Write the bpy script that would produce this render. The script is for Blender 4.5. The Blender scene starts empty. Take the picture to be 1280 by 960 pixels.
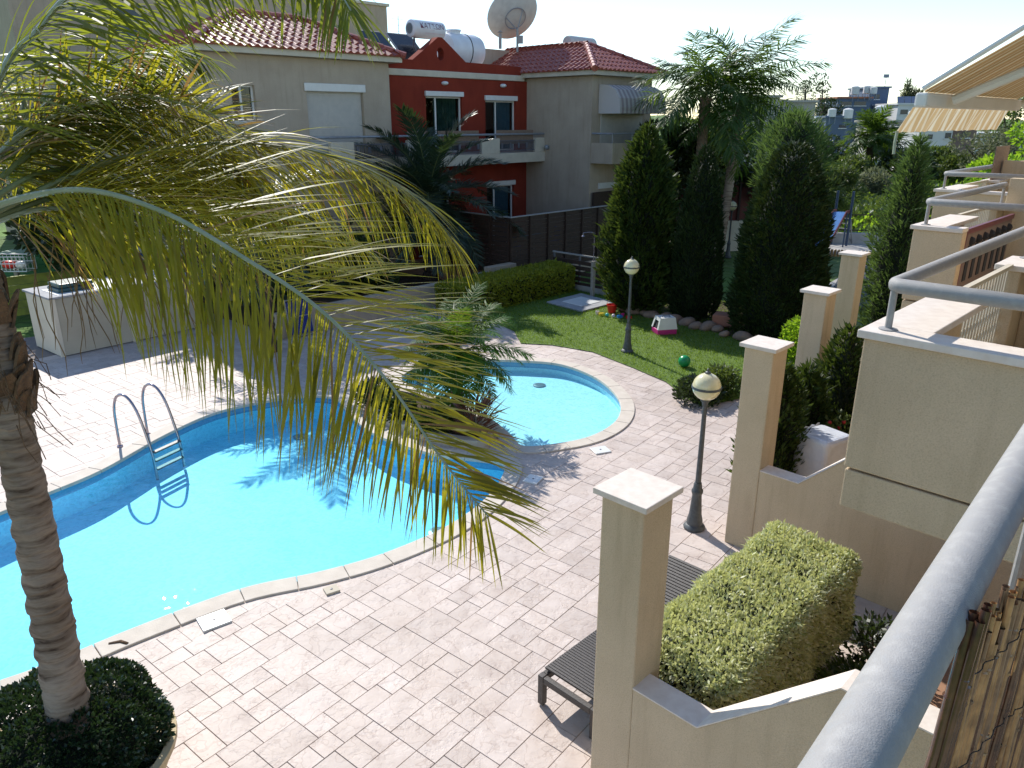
import bpy, bmesh, math, random
import numpy as np
from mathutils import Vector, Matrix
R=math.radians
rnd=random.Random(7); rng=np.random.default_rng(7)
sc=bpy.context.scene; COL=sc.collection
V=Vector

# ------------------------------------------------------------------ frame of the estate (rows of houses at about 45 degrees)
def W(s,t,z=0.): return V((.7*s-.714*t,.714*s+.7*t,z))
E1=V((.7,.714,0)); N1v=V((-.714,.7,0)); E2=-N1v; UP=V((0,0,1))
H=4.8; F=942.; PITCH=math.atan(.350)
CP,SP=math.cos(PITCH),math.sin(PITCH)
def at(u,v,Y):                         # world point seen at (u,v) of the photograph at distance Y, used for the far background
    a=(u-640)/F; b=(v-480)/F; k=Y/(CP-b*SP)
    return V((a*k,Y,H+k*(-SP-b*CP)))

# ------------------------------------------------------------------ materials
M={}
def nm(name):
    m=bpy.data.materials.new(name); m.use_nodes=True; nt=m.node_tree; nt.nodes.clear()
    return m,nt,nt.nodes.new('ShaderNodeOutputMaterial')
def c4(c): return (c[0],c[1],c[2],1)
def noise(nt,scale,detail=4,rough=.55,vec=None):
    n=nt.nodes.new('ShaderNodeTexNoise'); n.inputs['Scale'].default_value=scale; n.inputs['Detail'].default_value=detail
    n.inputs['Roughness'].default_value=rough
    if vec is None:
        g=nt.nodes.new('ShaderNodeNewGeometry'); vec=g.outputs['Position']
    nt.links.new(vec,n.inputs['Vector']); return n
def ramp(nt,fac,stops):
    r=nt.nodes.new('ShaderNodeValToRGB'); e=r.color_ramp.elements
    while len(e)<len(stops): e.new(.5)
    for i,(p,c) in enumerate(stops): e[i].position=p; e[i].color=c4(c)
    nt.links.new(fac,r.inputs[0]); return r.outputs[0]
def mat(name,c1,c2=None,scale=6,rough=.7,metal=0,bump=0,bscale=80,spec=.5,lo=.35,hi=.65,bdist=.01,c3=None,coat=0):
    m,nt,o=nm(name); b=nt.nodes.new('ShaderNodeBsdfPrincipled')
    b.inputs['Roughness'].default_value=rough; b.inputs['Metallic'].default_value=metal
    b.inputs['Specular IOR Level'].default_value=spec; b.inputs['Coat Weight'].default_value=coat
    if c2 is None: c2=tuple(x*.86 for x in c1)
    n=noise(nt,scale,6)
    st=[(lo,c1),(hi,c2)]
    if c3: st=[(lo,c1),((lo+hi)/2,c2),(hi,c3)]
    nt.links.new(ramp(nt,n.outputs[0],st),b.inputs['Base Color'])
    if bump:
        n2=noise(nt,bscale,3); bp=nt.nodes.new('ShaderNodeBump'); bp.inputs['Strength'].default_value=bump; bp.inputs['Distance'].default_value=bdist
        nt.links.new(n2.outputs[0],bp.inputs['Height']); nt.links.new(bp.outputs[0],b.inputs['Normal'])
    nt.links.new(b.outputs[0],o.inputs[0]); M[name]=m; return m
def wallmat(name,c1,c2,bs,bst):
    m,nt,o=nm(name); b=nt.nodes.new('ShaderNodeBsdfPrincipled'); b.inputs['Roughness'].default_value=.92; b.inputs['Specular IOR Level'].default_value=.2
    g=nt.nodes.new('ShaderNodeNewGeometry'); mp=nt.nodes.new('ShaderNodeMapping'); mp.inputs['Scale'].default_value=(5,5,.45); nt.links.new(g.outputs['Position'],mp.inputs['Vector'])
    col=ramp(nt,noise(nt,1.7,6).outputs[0],[(.35,c1),(.65,c2)])
    for nn,st in ((noise(nt,1.6,5,.6,mp.outputs[0]),[(.30,(.90,.89,.87)),(.46,(1,1,1)),(.7,(1.03,1.03,1.03))]),(noise(nt,120,2),[(.30,(.86,.85,.84)),(.5,(1,1,1)),(.7,(1.06,1.06,1.05))])):
        mx=nt.nodes.new('ShaderNodeMix'); mx.data_type='RGBA'; mx.blend_type='MULTIPLY'; mx.inputs[0].default_value=1
        nt.links.new(col,mx.inputs[6]); nt.links.new(ramp(nt,nn.outputs[0],st),mx.inputs[7]); col=mx.outputs[2]
    nt.links.new(col,b.inputs['Base Color'])
    bp=nt.nodes.new('ShaderNodeBump'); bp.inputs['Strength'].default_value=bst; bp.inputs['Distance'].default_value=.008; nt.links.new(noise(nt,bs,4,.65).outputs[0],bp.inputs['Height']); nt.links.new(bp.outputs[0],b.inputs['Normal'])
    nt.links.new(b.outputs[0],o.inputs[0]); M[name]=m
def leafmat(name,cols,trans=(.2,.25,.02),tw=.35,rough=.42,spec=.5,big=None):
    m,nt,o=nm(name); b=nt.nodes.new('ShaderNodeBsdfPrincipled'); b.inputs['Roughness'].default_value=rough
    b.inputs['Specular IOR Level'].default_value=spec
    g=nt.nodes.new('ShaderNodeNewGeometry')
    n=len(cols); stops=[(i/(n-1) if n>1 else 0,c) for i,c in enumerate(cols)]
    col=ramp(nt,g.outputs['Random Per Island'],stops)
    if big:
        ns=noise(nt,big,2); mx=nt.nodes.new('ShaderNodeMix'); mx.data_type='RGBA'; mx.blend_type='MULTIPLY'; mx.inputs[0].default_value=1
        nt.links.new(col,mx.inputs[6]); nt.links.new(ramp(nt,ns.outputs[0],[(.3,(.6,.66,.6)),(.7,(1.3,1.2,1.))]),mx.inputs[7]); col=mx.outputs[2]
    nt.links.new(col,b.inputs['Base Color'])
    t=nt.nodes.new('ShaderNodeBsdfTranslucent'); t.inputs[0].default_value=c4(trans)
    mix=nt.nodes.new('ShaderNodeMixShader'); mix.inputs[0].default_value=tw
    nt.links.new(b.outputs[0],mix.inputs[1]); nt.links.new(t.outputs[0],mix.inputs[2]); nt.links.new(mix.outputs[0],o.inputs[0])
    M[name]=m; return m
def sheetglass(name,tint,ior=1.4,rough=.02,bump=0,bscale=3,mul=1.):
    m,nt,o=nm(name)
    t=nt.nodes.new('ShaderNodeBsdfTransparent'); t.inputs[0].default_value=c4(tint)
    g=nt.nodes.new('ShaderNodeBsdfGlossy'); g.inputs['Roughness'].default_value=rough
    lw=nt.nodes.new('ShaderNodeLayerWeight'); lw.inputs[0].default_value=.5
    pw=nt.nodes.new('ShaderNodeMath'); pw.operation='POWER'; pw.inputs[1].default_value=4.5; nt.links.new(lw.outputs['Facing'],pw.inputs[0])
    f=nt.nodes.new('ShaderNodeMath'); f.operation='MULTIPLY_ADD'; f.inputs[1].default_value=.9; f.inputs[2].default_value=((ior-1)/(ior+1))**2; nt.links.new(pw.outputs[0],f.inputs[0])
    mix=nt.nodes.new('ShaderNodeMixShader')
    nt.links.new(f.outputs[0],mix.inputs[0]); nt.links.new(t.outputs[0],mix.inputs[1]); nt.links.new(g.outputs[0],mix.inputs[2])
    if bump:
        n=noise(nt,bscale,3); bp=nt.nodes.new('ShaderNodeBump'); bp.inputs['Strength'].default_value=bump; bp.inputs['Distance'].default_value=.05
        nt.links.new(n.outputs[0],bp.inputs['Height']); nt.links.new(bp.outputs[0],g.inputs['Normal']); nt.links.new(bp.outputs[0],lw.inputs['Normal'])
    nt.links.new(mix.outputs[0],o.inputs[0]); M[name]=m; return m

wallmat('render_ochre',(.62,.49,.335),(.56,.44,.295),110,.75)
wallmat('render_beige',(.46,.375,.285),(.41,.33,.25),60,.4)
mat('cap_stone',(.74,.66,.58),(.66,.57,.49),scale=14,rough=.6,bump=.1,bscale=40)
wallmat('red_render',(.25,.038,.02),(.21,.031,.017),70,.4)
mat('trim_beige',(.60,.53,.42),(.52,.46,.36),scale=3,rough=.8)
mat('roof_tile',(.36,.085,.05),(.25,.055,.038),scale=9,rough=.42,bump=.15,bscale=40,c3=(.42,.13,.085))
mat('white_frame',(.72,.70,.66),(.66,.64,.6),rough=.4)
mat('shutter',(.54,.50,.44),(.48,.45,.40),rough=.6)
mat('dark_room',(.03,.03,.035),(.02,.02,.025),rough=.9)
mat('curtain_blue',(.16,.28,.34),(.10,.2,.26),rough=.9)
mat('curtain_green',(.13,.19,.14),(.07,.11,.08),rough=.9)
sheetglass('glass',(.62,.7,.72),1.5,.01)
mat('galv',(.37,.36,.345),(.31,.30,.29),scale=26,rough=.7,metal=.12,bump=.5,bscale=300,bdist=.002,lo=.3,hi=.75,c3=(.31,.31,.31))
mat('red_panel',(.13,.03,.022),(.10,.022,.018),scale=4,rough=.8)
mat('grey_paint',(.30,.31,.33),(.24,.25,.27),rough=.35,metal=.3)
mat('grey_rail',(.13,.13,.15),(.10,.10,.12),rough=.5)
mat('lamp_metal',(.10,.11,.115),(.07,.075,.08),scale=20,rough=.5,metal=.3,bump=.2)
mat('globe',(.72,.66,.42),(.66,.6,.36),rough=.18,coat=.4)
mat('plastic_white',(.75,.75,.73),(.7,.7,.68),rough=.35)
mat('tank_white',(.74,.74,.76),(.66,.66,.68),scale=3,rough=.4)
mat('tank_text',(.16,.03,.07),(.12,.02,.05),rough=.5)
mat('solar_black',(.02,.022,.03),rough=.15)
mat('dish_grey',(.55,.55,.53),(.46,.46,.45),scale=4,rough=.6)
mat('fence_dark',(.055,.030,.020),(.035,.019,.013),scale=14,rough=.7,bump=.3,bscale=25)
mat('fence_green',(.34,.35,.05),(.22,.23,.04),scale=5,rough=.7,bump=.3,bscale=40)
mat('louver',(.68,.60,.47),(.62,.54,.42),scale=3,rough=.6)
mat('slab_grey',(.36,.36,.37),(.28,.28,.29),scale=8,rough=.8,bump=.2)
mat('teal_vinyl',(.04,.10,.10),(.03,.075,.08),rough=.4)
mat('rattan',(.075,.062,.055),(.045,.038,.034),scale=60,rough=.5,bump=.5,bscale=220,bdist=.004)
mat('metal_foot',(.6,.6,.6),rough=.3,metal=.9)
mat('steel',(.42,.38,.42),(.36,.33,.37),rough=.18,metal=.95)
mat('pot',(.58,.46,.27),(.48,.38,.22),scale=5,rough=.75,bump=.2)
mat('soil',(.09,.055,.035),(.05,.032,.02),scale=9,rough=.95,bump=.8,bscale=30,bdist=.03)
mat('stone_edge',(.50,.42,.32),(.40,.34,.27),scale=9,rough=.85,bump=.5,bscale=25,bdist=.01)
mat('rock',(.30,.20,.14),(.22,.16,.12),scale=6,rough=.9,bump=.6,bscale=18,bdist=.03)
mat('coping',(.62,.55,.47),(.54,.475,.40),scale=5,rough=.75,bump=.25,bscale=60)
mat('coping_shade',(.40,.38,.33),(.33,.31,.27),scale=5,rough=.8,bump=.25,bscale=60)
mat('patio_tile',(.36,.20,.12),(.29,.16,.10),scale=4,rough=.6)
mat('wood_grey',(.33,.30,.26),(.25,.22,.19),scale=12,rough=.85)
mat('asphalt',(.075,.078,.085),(.055,.058,.063),scale=4,rough=.9,bump=.2)
mat('concrete',(.42,.40,.37),(.34,.32,.30),scale=3,rough=.9,bump=.2)
mat('slide_blue',(.14,.30,.62),(.11,.25,.55),rough=.25); mat('slide_red',(.15,.025,.03),rough=.4); mat('slide_post',(.03,.06,.12),rough=.4)
mat('ball_green',(.01,.30,.10),(.01,.24,.08),rough=.3); mat('toy_red',(.75,.03,.02),rough=.4); mat('toy_blue',(.03,.25,.6),rough=.4)
mat('toy_yellow',(.8,.6,.05),rough=.4); mat('toy_pink',(.55,.03,.22),rough=.4); mat('toy_pale',(.75,.65,.68),rough=.4); mat('toy_teal',(.05,.5,.45),rough=.4)
mat('plastic_blue',(.03,.12,.42),(.025,.09,.34),rough=.35); mat('cloth_blue',(.02,.035,.25),(.015,.025,.2),rough=.8)
mat('bin_green',(.02,.16,.05),(.015,.12,.04),rough=.45)
mat('tarp',(.66,.68,.72),(.56,.58,.63),scale=3,rough=.28,bump=.6,bscale=5,bdist=.05)
mat('reed_dark',(.12,.052,.028),(.055,.026,.016),scale=30,rough=.2,spec=.8); mat('reed_tan',(.50,.28,.115),(.25,.135,.06),scale=24,rough=.32,spec=.6)
mat('reed_grey',(.30,.175,.095),(.14,.08,.048),scale=30,rough=.3,spec=.7); mat('wire',(.04,.04,.045),rough=.4,metal=.8)
mat('flower_red',(.6,.03,.04),rough=.6)
mat('trunk_palm',(.34,.26,.18),(.20,.14,.09),scale=9,rough=.9,bump=.8,bscale=28,bdist=.02,c3=(.42,.34,.26))
def trunkmat():
    m,nt,o=nm('trunk_palm'); b=nt.nodes.new('ShaderNodeBsdfPrincipled'); b.inputs['Roughness'].default_value=.9; b.inputs['Specular IOR Level'].default_value=.2
    g=nt.nodes.new('ShaderNodeNewGeometry'); mp=nt.nodes.new('ShaderNodeMapping'); mp.inputs['Scale'].default_value=(1.6,1.6,11); nt.links.new(g.outputs['Position'],mp.inputs['Vector'])
    n=noise(nt,1.5,7,.62,mp.outputs[0]); n2=noise(nt,2.2,4)
    c=ramp(nt,n.outputs[0],[(.33,(.06,.038,.027)),(.40,(.19,.14,.105)),(.55,(.33,.265,.21)),(.70,(.17,.12,.09))])
    mx=nt.nodes.new('ShaderNodeMix'); mx.data_type='RGBA'; mx.blend_type='MULTIPLY'; mx.inputs[0].default_value=1
    nt.links.new(c,mx.inputs[6]); nt.links.new(ramp(nt,n2.outputs[0],[(.3,(.75,.68,.62)),(.7,(1.15,1.12,1.1))]),mx.inputs[7]); nt.links.new(mx.outputs[2],b.inputs['Base Color'])
    bp=nt.nodes.new('ShaderNodeBump'); bp.inputs['Strength'].default_value=.9; bp.inputs['Distance'].default_value=.02
    nt.links.new(n.outputs[0],bp.inputs['Height']); nt.links.new(bp.outputs[0],b.inputs['Normal']); nt.links.new(b.outputs[0],o.inputs[0]); M['trunk_palm']=m
trunkmat()
mat('trunk_dark',(.09,.06,.04),(.05,.035,.025),scale=16,rough=.95,bump=1,bscale=25,bdist=.04)
mat('trunk_tan',(.30,.20,.13),(.18,.12,.08),scale=9,rough=.95,bump=1,bscale=22,bdist=.04)
mat('bark',(.12,.085,.06),(.07,.05,.035),scale=10,rough=.95,bump=.8,bscale=20,bdist=.03)
mat('husk',(.20,.115,.06),(.10,.06,.035),scale=14,rough=.95,bump=.8,bscale=50,bdist=.02)
mat('rachis_pale',(.34,.36,.26),(.26,.29,.18),scale=8,rough=.35); mat('rachis_green',(.14,.17,.06),(.1,.12,.04),rough=.45)
mat('screen_brown',(.30,.21,.15),(.22,.15,.11),scale=20,rough=.9)
mat('far_white',(.62,.62,.62),(.55,.55,.55),scale=.3,rough=.9); mat('far_beige',(.42,.39,.35),(.36,.33,.30),scale=.3,rough=.9)
mat('far_blue',(.10,.14,.22),(.085,.12,.19),scale=.3,rough=.8); mat('far_grey',(.22,.25,.31),(.19,.21,.27),scale=.3,rough=.8); mat('far_brown',(.20,.14,.12),(.17,.12,.1),scale=.3,rough=.9)
mat('far_win',(.03,.04,.055),rough=.2); mat('far_roof',(.42,.17,.10),(.34,.14,.09),scale=.5,rough=.8)
# leaves
leafmat('leaf_near',[(.030,.052,.015),(.05,.075,.018),(.15,.145,.024),(.04,.065,.022)],(.56,.50,.03),.48,.46,.38)
leafmat('leaf_dry',[(.22,.13,.05),(.30,.20,.09),(.16,.09,.035)],(.4,.24,.07),.4,.5)
leafmat('leaf_top',[(.045,.08,.015),(.06,.095,.02),(.09,.12,.022)],(.36,.40,.035),.48,.46,.38)
leafmat('leaf_queen',[(.024,.055,.012),(.036,.078,.015),(.055,.095,.02)],(.16,.26,.02),.34,.45,.35)
leafmat('leaf_date',[(.022,.045,.028),(.03,.058,.034),(.045,.07,.038)],(.06,.10,.02),.2,.4,.5)
leafmat('leaf_pygmy',[(.025,.065,.014),(.04,.095,.018),(.065,.12,.02)],(.22,.34,.02),.36,.5,.12)
leafmat('leaf_cone',[(.016,.038,.011),(.026,.056,.015),(.036,.066,.018),(.042,.060,.018)],(.05,.07,.01),.15,.6,.3,big=1.3)
leafmat('leaf_cypress',[(.014,.031,.011),(.022,.045,.014),(.033,.056,.017)],(.03,.05,.01),.15,.6,.3,big=1.5)
leafmat('leaf_thuja',[(.020,.046,.011),(.036,.066,.014),(.055,.08,.016)],(.11,.16,.02),.25,.55,.3,big=1.5)
leafmat('leaf_wispy',[(.035,.066,.026),(.05,.082,.034),(.066,.09,.037)],(.10,.15,.04),.3,.6,.3)
leafmat('leaf_feather',[(.04,.085,.025),(.06,.11,.033),(.08,.13,.042)],(.15,.24,.05),.34,.6,.3)
leafmat('leaf_box',[(.012,.030,.014),(.022,.046,.018),(.035,.062,.024)],(.05,.09,.02),.2,.28,.6)
leafmat('leaf_varie',[(.42,.48,.19),(.76,.76,.48),(.54,.59,.26),(.86,.85,.64),(.20,.30,.09)],(.62,.62,.22),.38,.5,.4)
leafmat('leaf_yhedge',[(.11,.15,.015),(.22,.25,.022),(.30,.30,.03)],(.46,.46,.03),.35,.5,.4)
leafmat('leaf_dark',[(.014,.028,.010),(.024,.042,.014),(.035,.055,.018)],(.07,.11,.02),.25,.4,.5,big=.6)
leafmat('leaf_mid',[(.035,.065,.018),(.055,.09,.024),(.08,.11,.03)],(.16,.22,.03),.3,.5,.4,big=.5)
leafmat('leaf_olive',[(.10,.12,.07),(.14,.15,.09),(.18,.18,.11)],(.2,.22,.1),.3,.6,.3,big=.5)
leafmat('leaf_bright',[(.11,.22,.015),(.16,.29,.02),(.21,.31,.03)],(.40,.62,.03),.45,.5,.3,big=.35)
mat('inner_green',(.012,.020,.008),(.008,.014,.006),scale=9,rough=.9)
leafmat('leaf_cordy',[(.10,.035,.025),(.16,.06,.035),(.06,.03,.02)],(.3,.1,.04),.3,.4)
leafmat('grass',[(.08,.15,.016),(.115,.19,.02),(.15,.21,.03)],(.28,.42,.03),.35,.55,.2)
# pool + ground materials
def poolmat(name,c1,c2):
    m,nt,o=nm(name); b=nt.nodes.new('ShaderNodeBsdfPrincipled'); b.inputs['Roughness'].default_value=.6
    n=noise(nt,1.1,4); v=nt.nodes.new('ShaderNodeTexVoronoi'); v.inputs['Scale'].default_value=28; g=nt.nodes.new('ShaderNodeNewGeometry'); nt.links.new(g.outputs['Position'],v.inputs['Vector'])
    mx=nt.nodes.new('ShaderNodeMix'); mx.data_type='RGBA'; mx.blend_type='MULTIPLY'; mx.inputs[0].default_value=1
    nt.links.new(ramp(nt,n.outputs[0],[(.35,c1),(.65,c2)]),mx.inputs[6]); sx=nt.nodes.new('ShaderNodeSeparateColor'); nt.links.new(v.outputs['Color'],sx.inputs[0]); nt.links.new(ramp(nt,sx.outputs[0],[(0,(.80,.86,.90)),(.5,(1,1,1)),(1,(1.06,1.04,1.03))]),mx.inputs[7]); nt.links.new(mx.outputs[2],b.inputs['Base Color']); nt.links.new(b.outputs[0],o.inputs[0]); M[name]=m
poolmat('pool_deep',(.31,.79,.97),(.36,.83,.98)); poolmat('pool_pale',(.68,.90,.96),(.63,.87,.95)); mat('pool_tile',(.10,.30,.50),(.15,.38,.58),scale=25,rough=.3)
sheetglass('water',(.68,.94,.995),1.33,.02,.22,5.5); sheetglass('water_shallow',(.70,.955,1.0),1.33,.02,.18,6)
def deckmat():
    m,nt,o=nm('deck_tile'); b=nt.nodes.new('ShaderNodeBsdfPrincipled'); b.inputs['Roughness'].default_value=.62
    g=nt.nodes.new('ShaderNodeNewGeometry')
    n1=noise(nt,3.4,8,.68); n2=noise(nt,.5,3)
    base=ramp(nt,n1.outputs[0],[(.30,(.46,.375,.335)),(.42,(.545,.46,.41)),(.58,(.60,.515,.465)),(.74,(.515,.43,.385))])
    isl=ramp(nt,g.outputs['Random Per Island'],[(0,(.90,.89,.89)),(.5,(1,.985,.975)),(1,(1.05,1.05,1.06))])
    mx=nt.nodes.new('ShaderNodeMix'); mx.data_type='RGBA'; mx.blend_type='MULTIPLY'; mx.inputs[0].default_value=1
    nt.links.new(base,mx.inputs[6]); nt.links.new(isl,mx.inputs[7])
    mx2=nt.nodes.new('ShaderNodeMix'); mx2.data_type='RGBA'; mx2.blend_type='MULTIPLY'; mx2.inputs[0].default_value=1
    nt.links.new(mx.outputs[2],mx2.inputs[6]); nt.links.new(ramp(nt,n2.outputs[0],[(.3,(.88,.87,.86)),(.7,(1.06,1.06,1.06))]),mx2.inputs[7])
    n5=noise(nt,3.1,3,.5); mx3=nt.nodes.new('ShaderNodeMix'); mx3.data_type='RGBA'; mx3.blend_type='MULTIPLY'; mx3.inputs[0].default_value=1
    nt.links.new(mx2.outputs[2],mx3.inputs[6]); nt.links.new(ramp(nt,n5.outputs[0],[(.44,(1,1,1)),(.485,(1,1,1)),(.497,(.80,.76,.74)),(.51,(1,.99,.98)),(.60,(.97,.96,.95)),(.607,(.85,.82,.80)),(.618,(1,1,1))]),mx3.inputs[7])
    nt.links.new(mx3.outputs[2],b.inputs['Base Color'])
    # slate clefts: a ridged noise
    n3=noise(nt,4.2,5,.6); r3=ramp(nt,n3.outputs[0],[(.40,(0,0,0)),(.47,(.7,.7,.7)),(.52,(.75,.75,.75)),(.56,(1,1,1))])
    n4=noise(nt,30,3)
    ad=nt.nodes.new('ShaderNodeMath'); ad.operation='MULTIPLY_ADD'; ad.inputs[1].default_value=.15
    nt.links.new(n4.outputs[0],ad.inputs[0]); nt.links.new(r3,ad.inputs[2])
    bp=nt.nodes.new('ShaderNodeBump'); bp.inputs['Strength'].default_value=.5; bp.inputs['Distance'].default_value=.008
    nt.links.new(ad.outputs[0],bp.inputs['Height']); nt.links.new(bp.outputs[0],b.inputs['Normal'])
    nt.links.new(b.outputs[0],o.inputs[0]); M['deck_tile']=m
deckmat(); mat('grout',(.25,.205,.185),(.20,.165,.145),scale=20,rough=.95)
mat('lawn',(.085,.15,.02),(.12,.19,.028),scale=7,rough=.95,bump=.6,bscale=60,bdist=.02,c3=(.055,.11,.016))
mat('field',(.12,.22,.03),(.075,.14,.02),scale=.16,rough=1,bump=1,bscale=2.,bdist=.25,c3=(.15,.17,.06),lo=.3,hi=.7)
def stripemat():
    m,nt,o=nm('awning_cloth'); b=nt.nodes.new('ShaderNodeBsdfPrincipled'); b.inputs['Roughness'].default_value=.8
    g=nt.nodes.new('ShaderNodeNewGeometry'); d=nt.nodes.new('ShaderNodeVectorMath'); d.operation='DOT_PRODUCT'
    d.inputs[1].default_value=tuple(E1); nt.links.new(g.outputs['Position'],d.inputs[0])
    def saw(k,off):
        a=nt.nodes.new('ShaderNodeMath'); a.operation='MULTIPLY_ADD'; a.inputs[1].default_value=k; a.inputs[2].default_value=off
        nt.links.new(d.outputs['Value'],a.inputs[0]); f=nt.nodes.new('ShaderNodeMath'); f.operation='FRACT'; nt.links.new(a.outputs[0],f.inputs[0]); return f.outputs[0]
    r=nt.nodes.new('ShaderNodeValToRGB'); e=r.color_ramp.elements
    st=[(0,(.55,.40,.22)),(.30,(.55,.40,.22)),(.34,(.66,.58,.43)),(.45,(.66,.58,.43)),(.49,(.50,.35,.18)),(.70,(.50,.35,.18)),(.74,(.70,.64,.50)),(.93,(.70,.64,.50)),(.97,(.55,.40,.22))]
    while len(e)<len(st): e.new(.5)
    for i,(p,c) in enumerate(st): e[i].position=p; e[i].color=c4(c)
    nt.links.new(saw(6.6,.1),r.inputs[0]); nt.links.new(r.outputs[0],b.inputs['Base Color'])
    t=nt.nodes.new('ShaderNodeBsdfTranslucent'); nt.links.new(r.outputs[0],t.inputs[0])
    mix=nt.nodes.new('ShaderNodeMixShader'); mix.inputs[0].default_value=.33
    nt.links.new(b.outputs[0],mix.inputs[1]); nt.links.new(t.outputs[0],mix.inputs[2]); nt.links.new(mix.outputs[0],o.inputs[0]); M['awning_cloth']=m
    m2,nt,o=nm('blind_cloth'); b=nt.nodes.new('ShaderNodeBsdfPrincipled'); b.inputs['Roughness'].default_value=.9
    g=nt.nodes.new('ShaderNodeNewGeometry'); d=nt.nodes.new('ShaderNodeVectorMath'); d.operation='DOT_PRODUCT'; d.inputs[1].default_value=tuple(E1)
    nt.links.new(g.outputs['Position'],d.inputs[0])
    nt.links.new(ramp(nt,saw(4.2,0),[(0,(.52,.47,.44)),(.45,(.52,.47,.44)),(.5,(.33,.27,.27)),(.95,(.33,.27,.27))]),b.inputs['Base Color'])
    nt.links.new(b.outputs[0],o.inputs[0]); M['blind_cloth']=m2
stripemat()

# ------------------------------------------------------------------ mesh builder
class MB:
    def __init__(s): s.v=[]; s.f=[]; s.m=[]
    def add(s,vs,fs,mi=0):
        o=len(s.v); s.v+=[tuple(x) for x in vs]; s.f+=[tuple(i+o for i in f) for f in fs]; s.m+=[mi]*len(fs)
    def obox(s,c,ax,ay,az,mi=0):                    # centre and three half-axis vectors
        c=V(c); p=[c+ax*i+ay*j+az*k for k in(-1,1) for j in(-1,1) for i in(-1,1)]
        s.add(p,[(0,2,3,1),(4,5,7,6),(0,1,5,4),(2,6,7,3),(0,4,6,2),(1,3,7,5)],mi)
    def box(s,s0,s1,t0,t1,z0,z1,mi=0):              # box in the estate frame
        s.obox(W((s0+s1)/2,(t0+t1)/2,(z0+z1)/2),E1*((s1-s0)/2),N1v*((t1-t0)/2),UP*((z1-z0)/2),mi)
    def prism(s,poly,off,mi=0):                     # planar polygon pushed along a vector
        n=len(poly); off=V(off); p=[V(q) for q in poly]
        s.add(p+[q+off for q in p],[tuple(range(n))[::-1],tuple(range(n,2*n))]+[(i,(i+1)%n,n+(i+1)%n,n+i) for i in range(n)],mi)
    def tube(s,path,rad,n=8,mi=0,cap=True):
        path=[V(p) for p in path]; k=len(path)
        if not hasattr(rad,'__len__'): rad=[rad]*k
        T=(path[1]-path[0]).normalized(); u=T.orthogonal().normalized(); vs=[]
        for i,p in enumerate(path):
            t=(path[min(i+1,k-1)]-path[max(i-1,0)])
            t=t.normalized() if t.length>1e-9 else T
            u=(u-t*u.dot(t)); u=u.normalized() if u.length>1e-6 else t.orthogonal().normalized()
            w=t.cross(u)
            vs+=[p+(u*math.cos(a)+w*math.sin(a))*rad[i] for a in (2*math.pi*j/n for j in range(n))]
        fs=[(i*n+j,i*n+(j+1)%n,(i+1)*n+(j+1)%n,(i+1)*n+j) for i in range(k-1) for j in range(n)]
        if cap: fs+=[tuple(range(n))[::-1],tuple(range((k-1)*n,k*n))]
        s.add(vs,fs,mi)
    def lathe(s,prof,c,n=24,mi=0,axis=None):         # prof: (radius, height)
        c=V(c); ax=V(axis).normalized() if axis is not None else UP; u=ax.orthogonal().normalized() if axis is not None else V((1,0,0)); w=ax.cross(u)
        vs=[c+(u*math.cos(2*math.pi*j/n)+w*math.sin(2*math.pi*j/n))*max(r,1e-4)+ax*h for r,h in prof for j in range(n)]
        k=len(prof); s.add(vs,[(i*n+j,i*n+(j+1)%n,(i+1)*n+(j+1)%n,(i+1)*n+j) for i in range(k-1) for j in range(n)]+[tuple(range(n))[::-1],tuple(range((k-1)*n,k*n))],mi)
    def ball(s,c,r,n=20,mi=0,sq=(1,1,1)):
        k=n//2; c=V(c)
        vs=[c+V((math.cos(2*math.pi*j/n)*math.sin(math.pi*i/k)*sq[0],math.sin(2*math.pi*j/n)*math.sin(math.pi*i/k)*sq[1],-math.cos(math.pi*i/k)*sq[2]))*r for i in range(k+1) for j in range(n)]
        s.add(vs,[(i*n+j,i*n+(j+1)%n,(i+1)*n+(j+1)%n,(i+1)*n+j) for i in range(k) for j in range(n)],mi)
    def build(s,name,mats,parent=None,bevel=0,smooth=False,seg=2):
        me=bpy.data.meshes.new(name); o=bpy.data.objects.new(name,me); COL.objects.link(o)
        off=V((0,0,0))
        if parent is not None:
            o.parent=parent; off=root_loc(parent)
        elif s.v:
            a=np.array(s.v); off=V(((a[:,0].min()+a[:,0].max())/2,(a[:,1].min()+a[:,1].max())/2,a[:,2].min())); o.location=off
        me.from_pydata([(x-off.x,y-off.y,z-off.z) for x,y,z in s.v],[],s.f)
        if isinstance(mats,str): mats=[mats]
        for m in mats: me.materials.append(M[m])
        if len(mats)>1: me.polygons.foreach_set('material_index',s.m)
        if smooth: me.polygons.foreach_set('use_smooth',[True]*len(me.polygons))
        bm=bmesh.new(); bm.from_mesh(me); bmesh.ops.remove_doubles(bm,verts=bm.verts,dist=1e-5) if smooth else None
        bm.to_mesh(me); bm.free()
        if smooth==2: me.set_sharp_from_angle(angle=R(40))
        if bevel:
            b=o.modifiers.new('bevel','BEVEL'); b.width=bevel; b.segments=seg; b.limit_method='ANGLE'
        me.update(); return o
def root_loc(o):
    l=V((0,0,0))
    while o is not None: l+=o.location; o=o.parent
    return l
def tag(o,label=None,cat=None,group=None,kind=None):
    if label: o['label']=label
    if cat: o['category']=cat
    if group: o['group']=group
    if kind: o['kind']=kind
    return o
def thing(name,loc,label,cat,group=None):
    o=bpy.data.objects.new(name,None); COL.objects.link(o); o.location=V(loc); o.empty_display_size=.1
    return tag(o,label,cat,group)
def copy_tree(o,parent=None):
    c=o.copy(); COL.objects.link(c); c.parent=parent
    for ch in o.children: copy_tree(ch,c)
    return c
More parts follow.
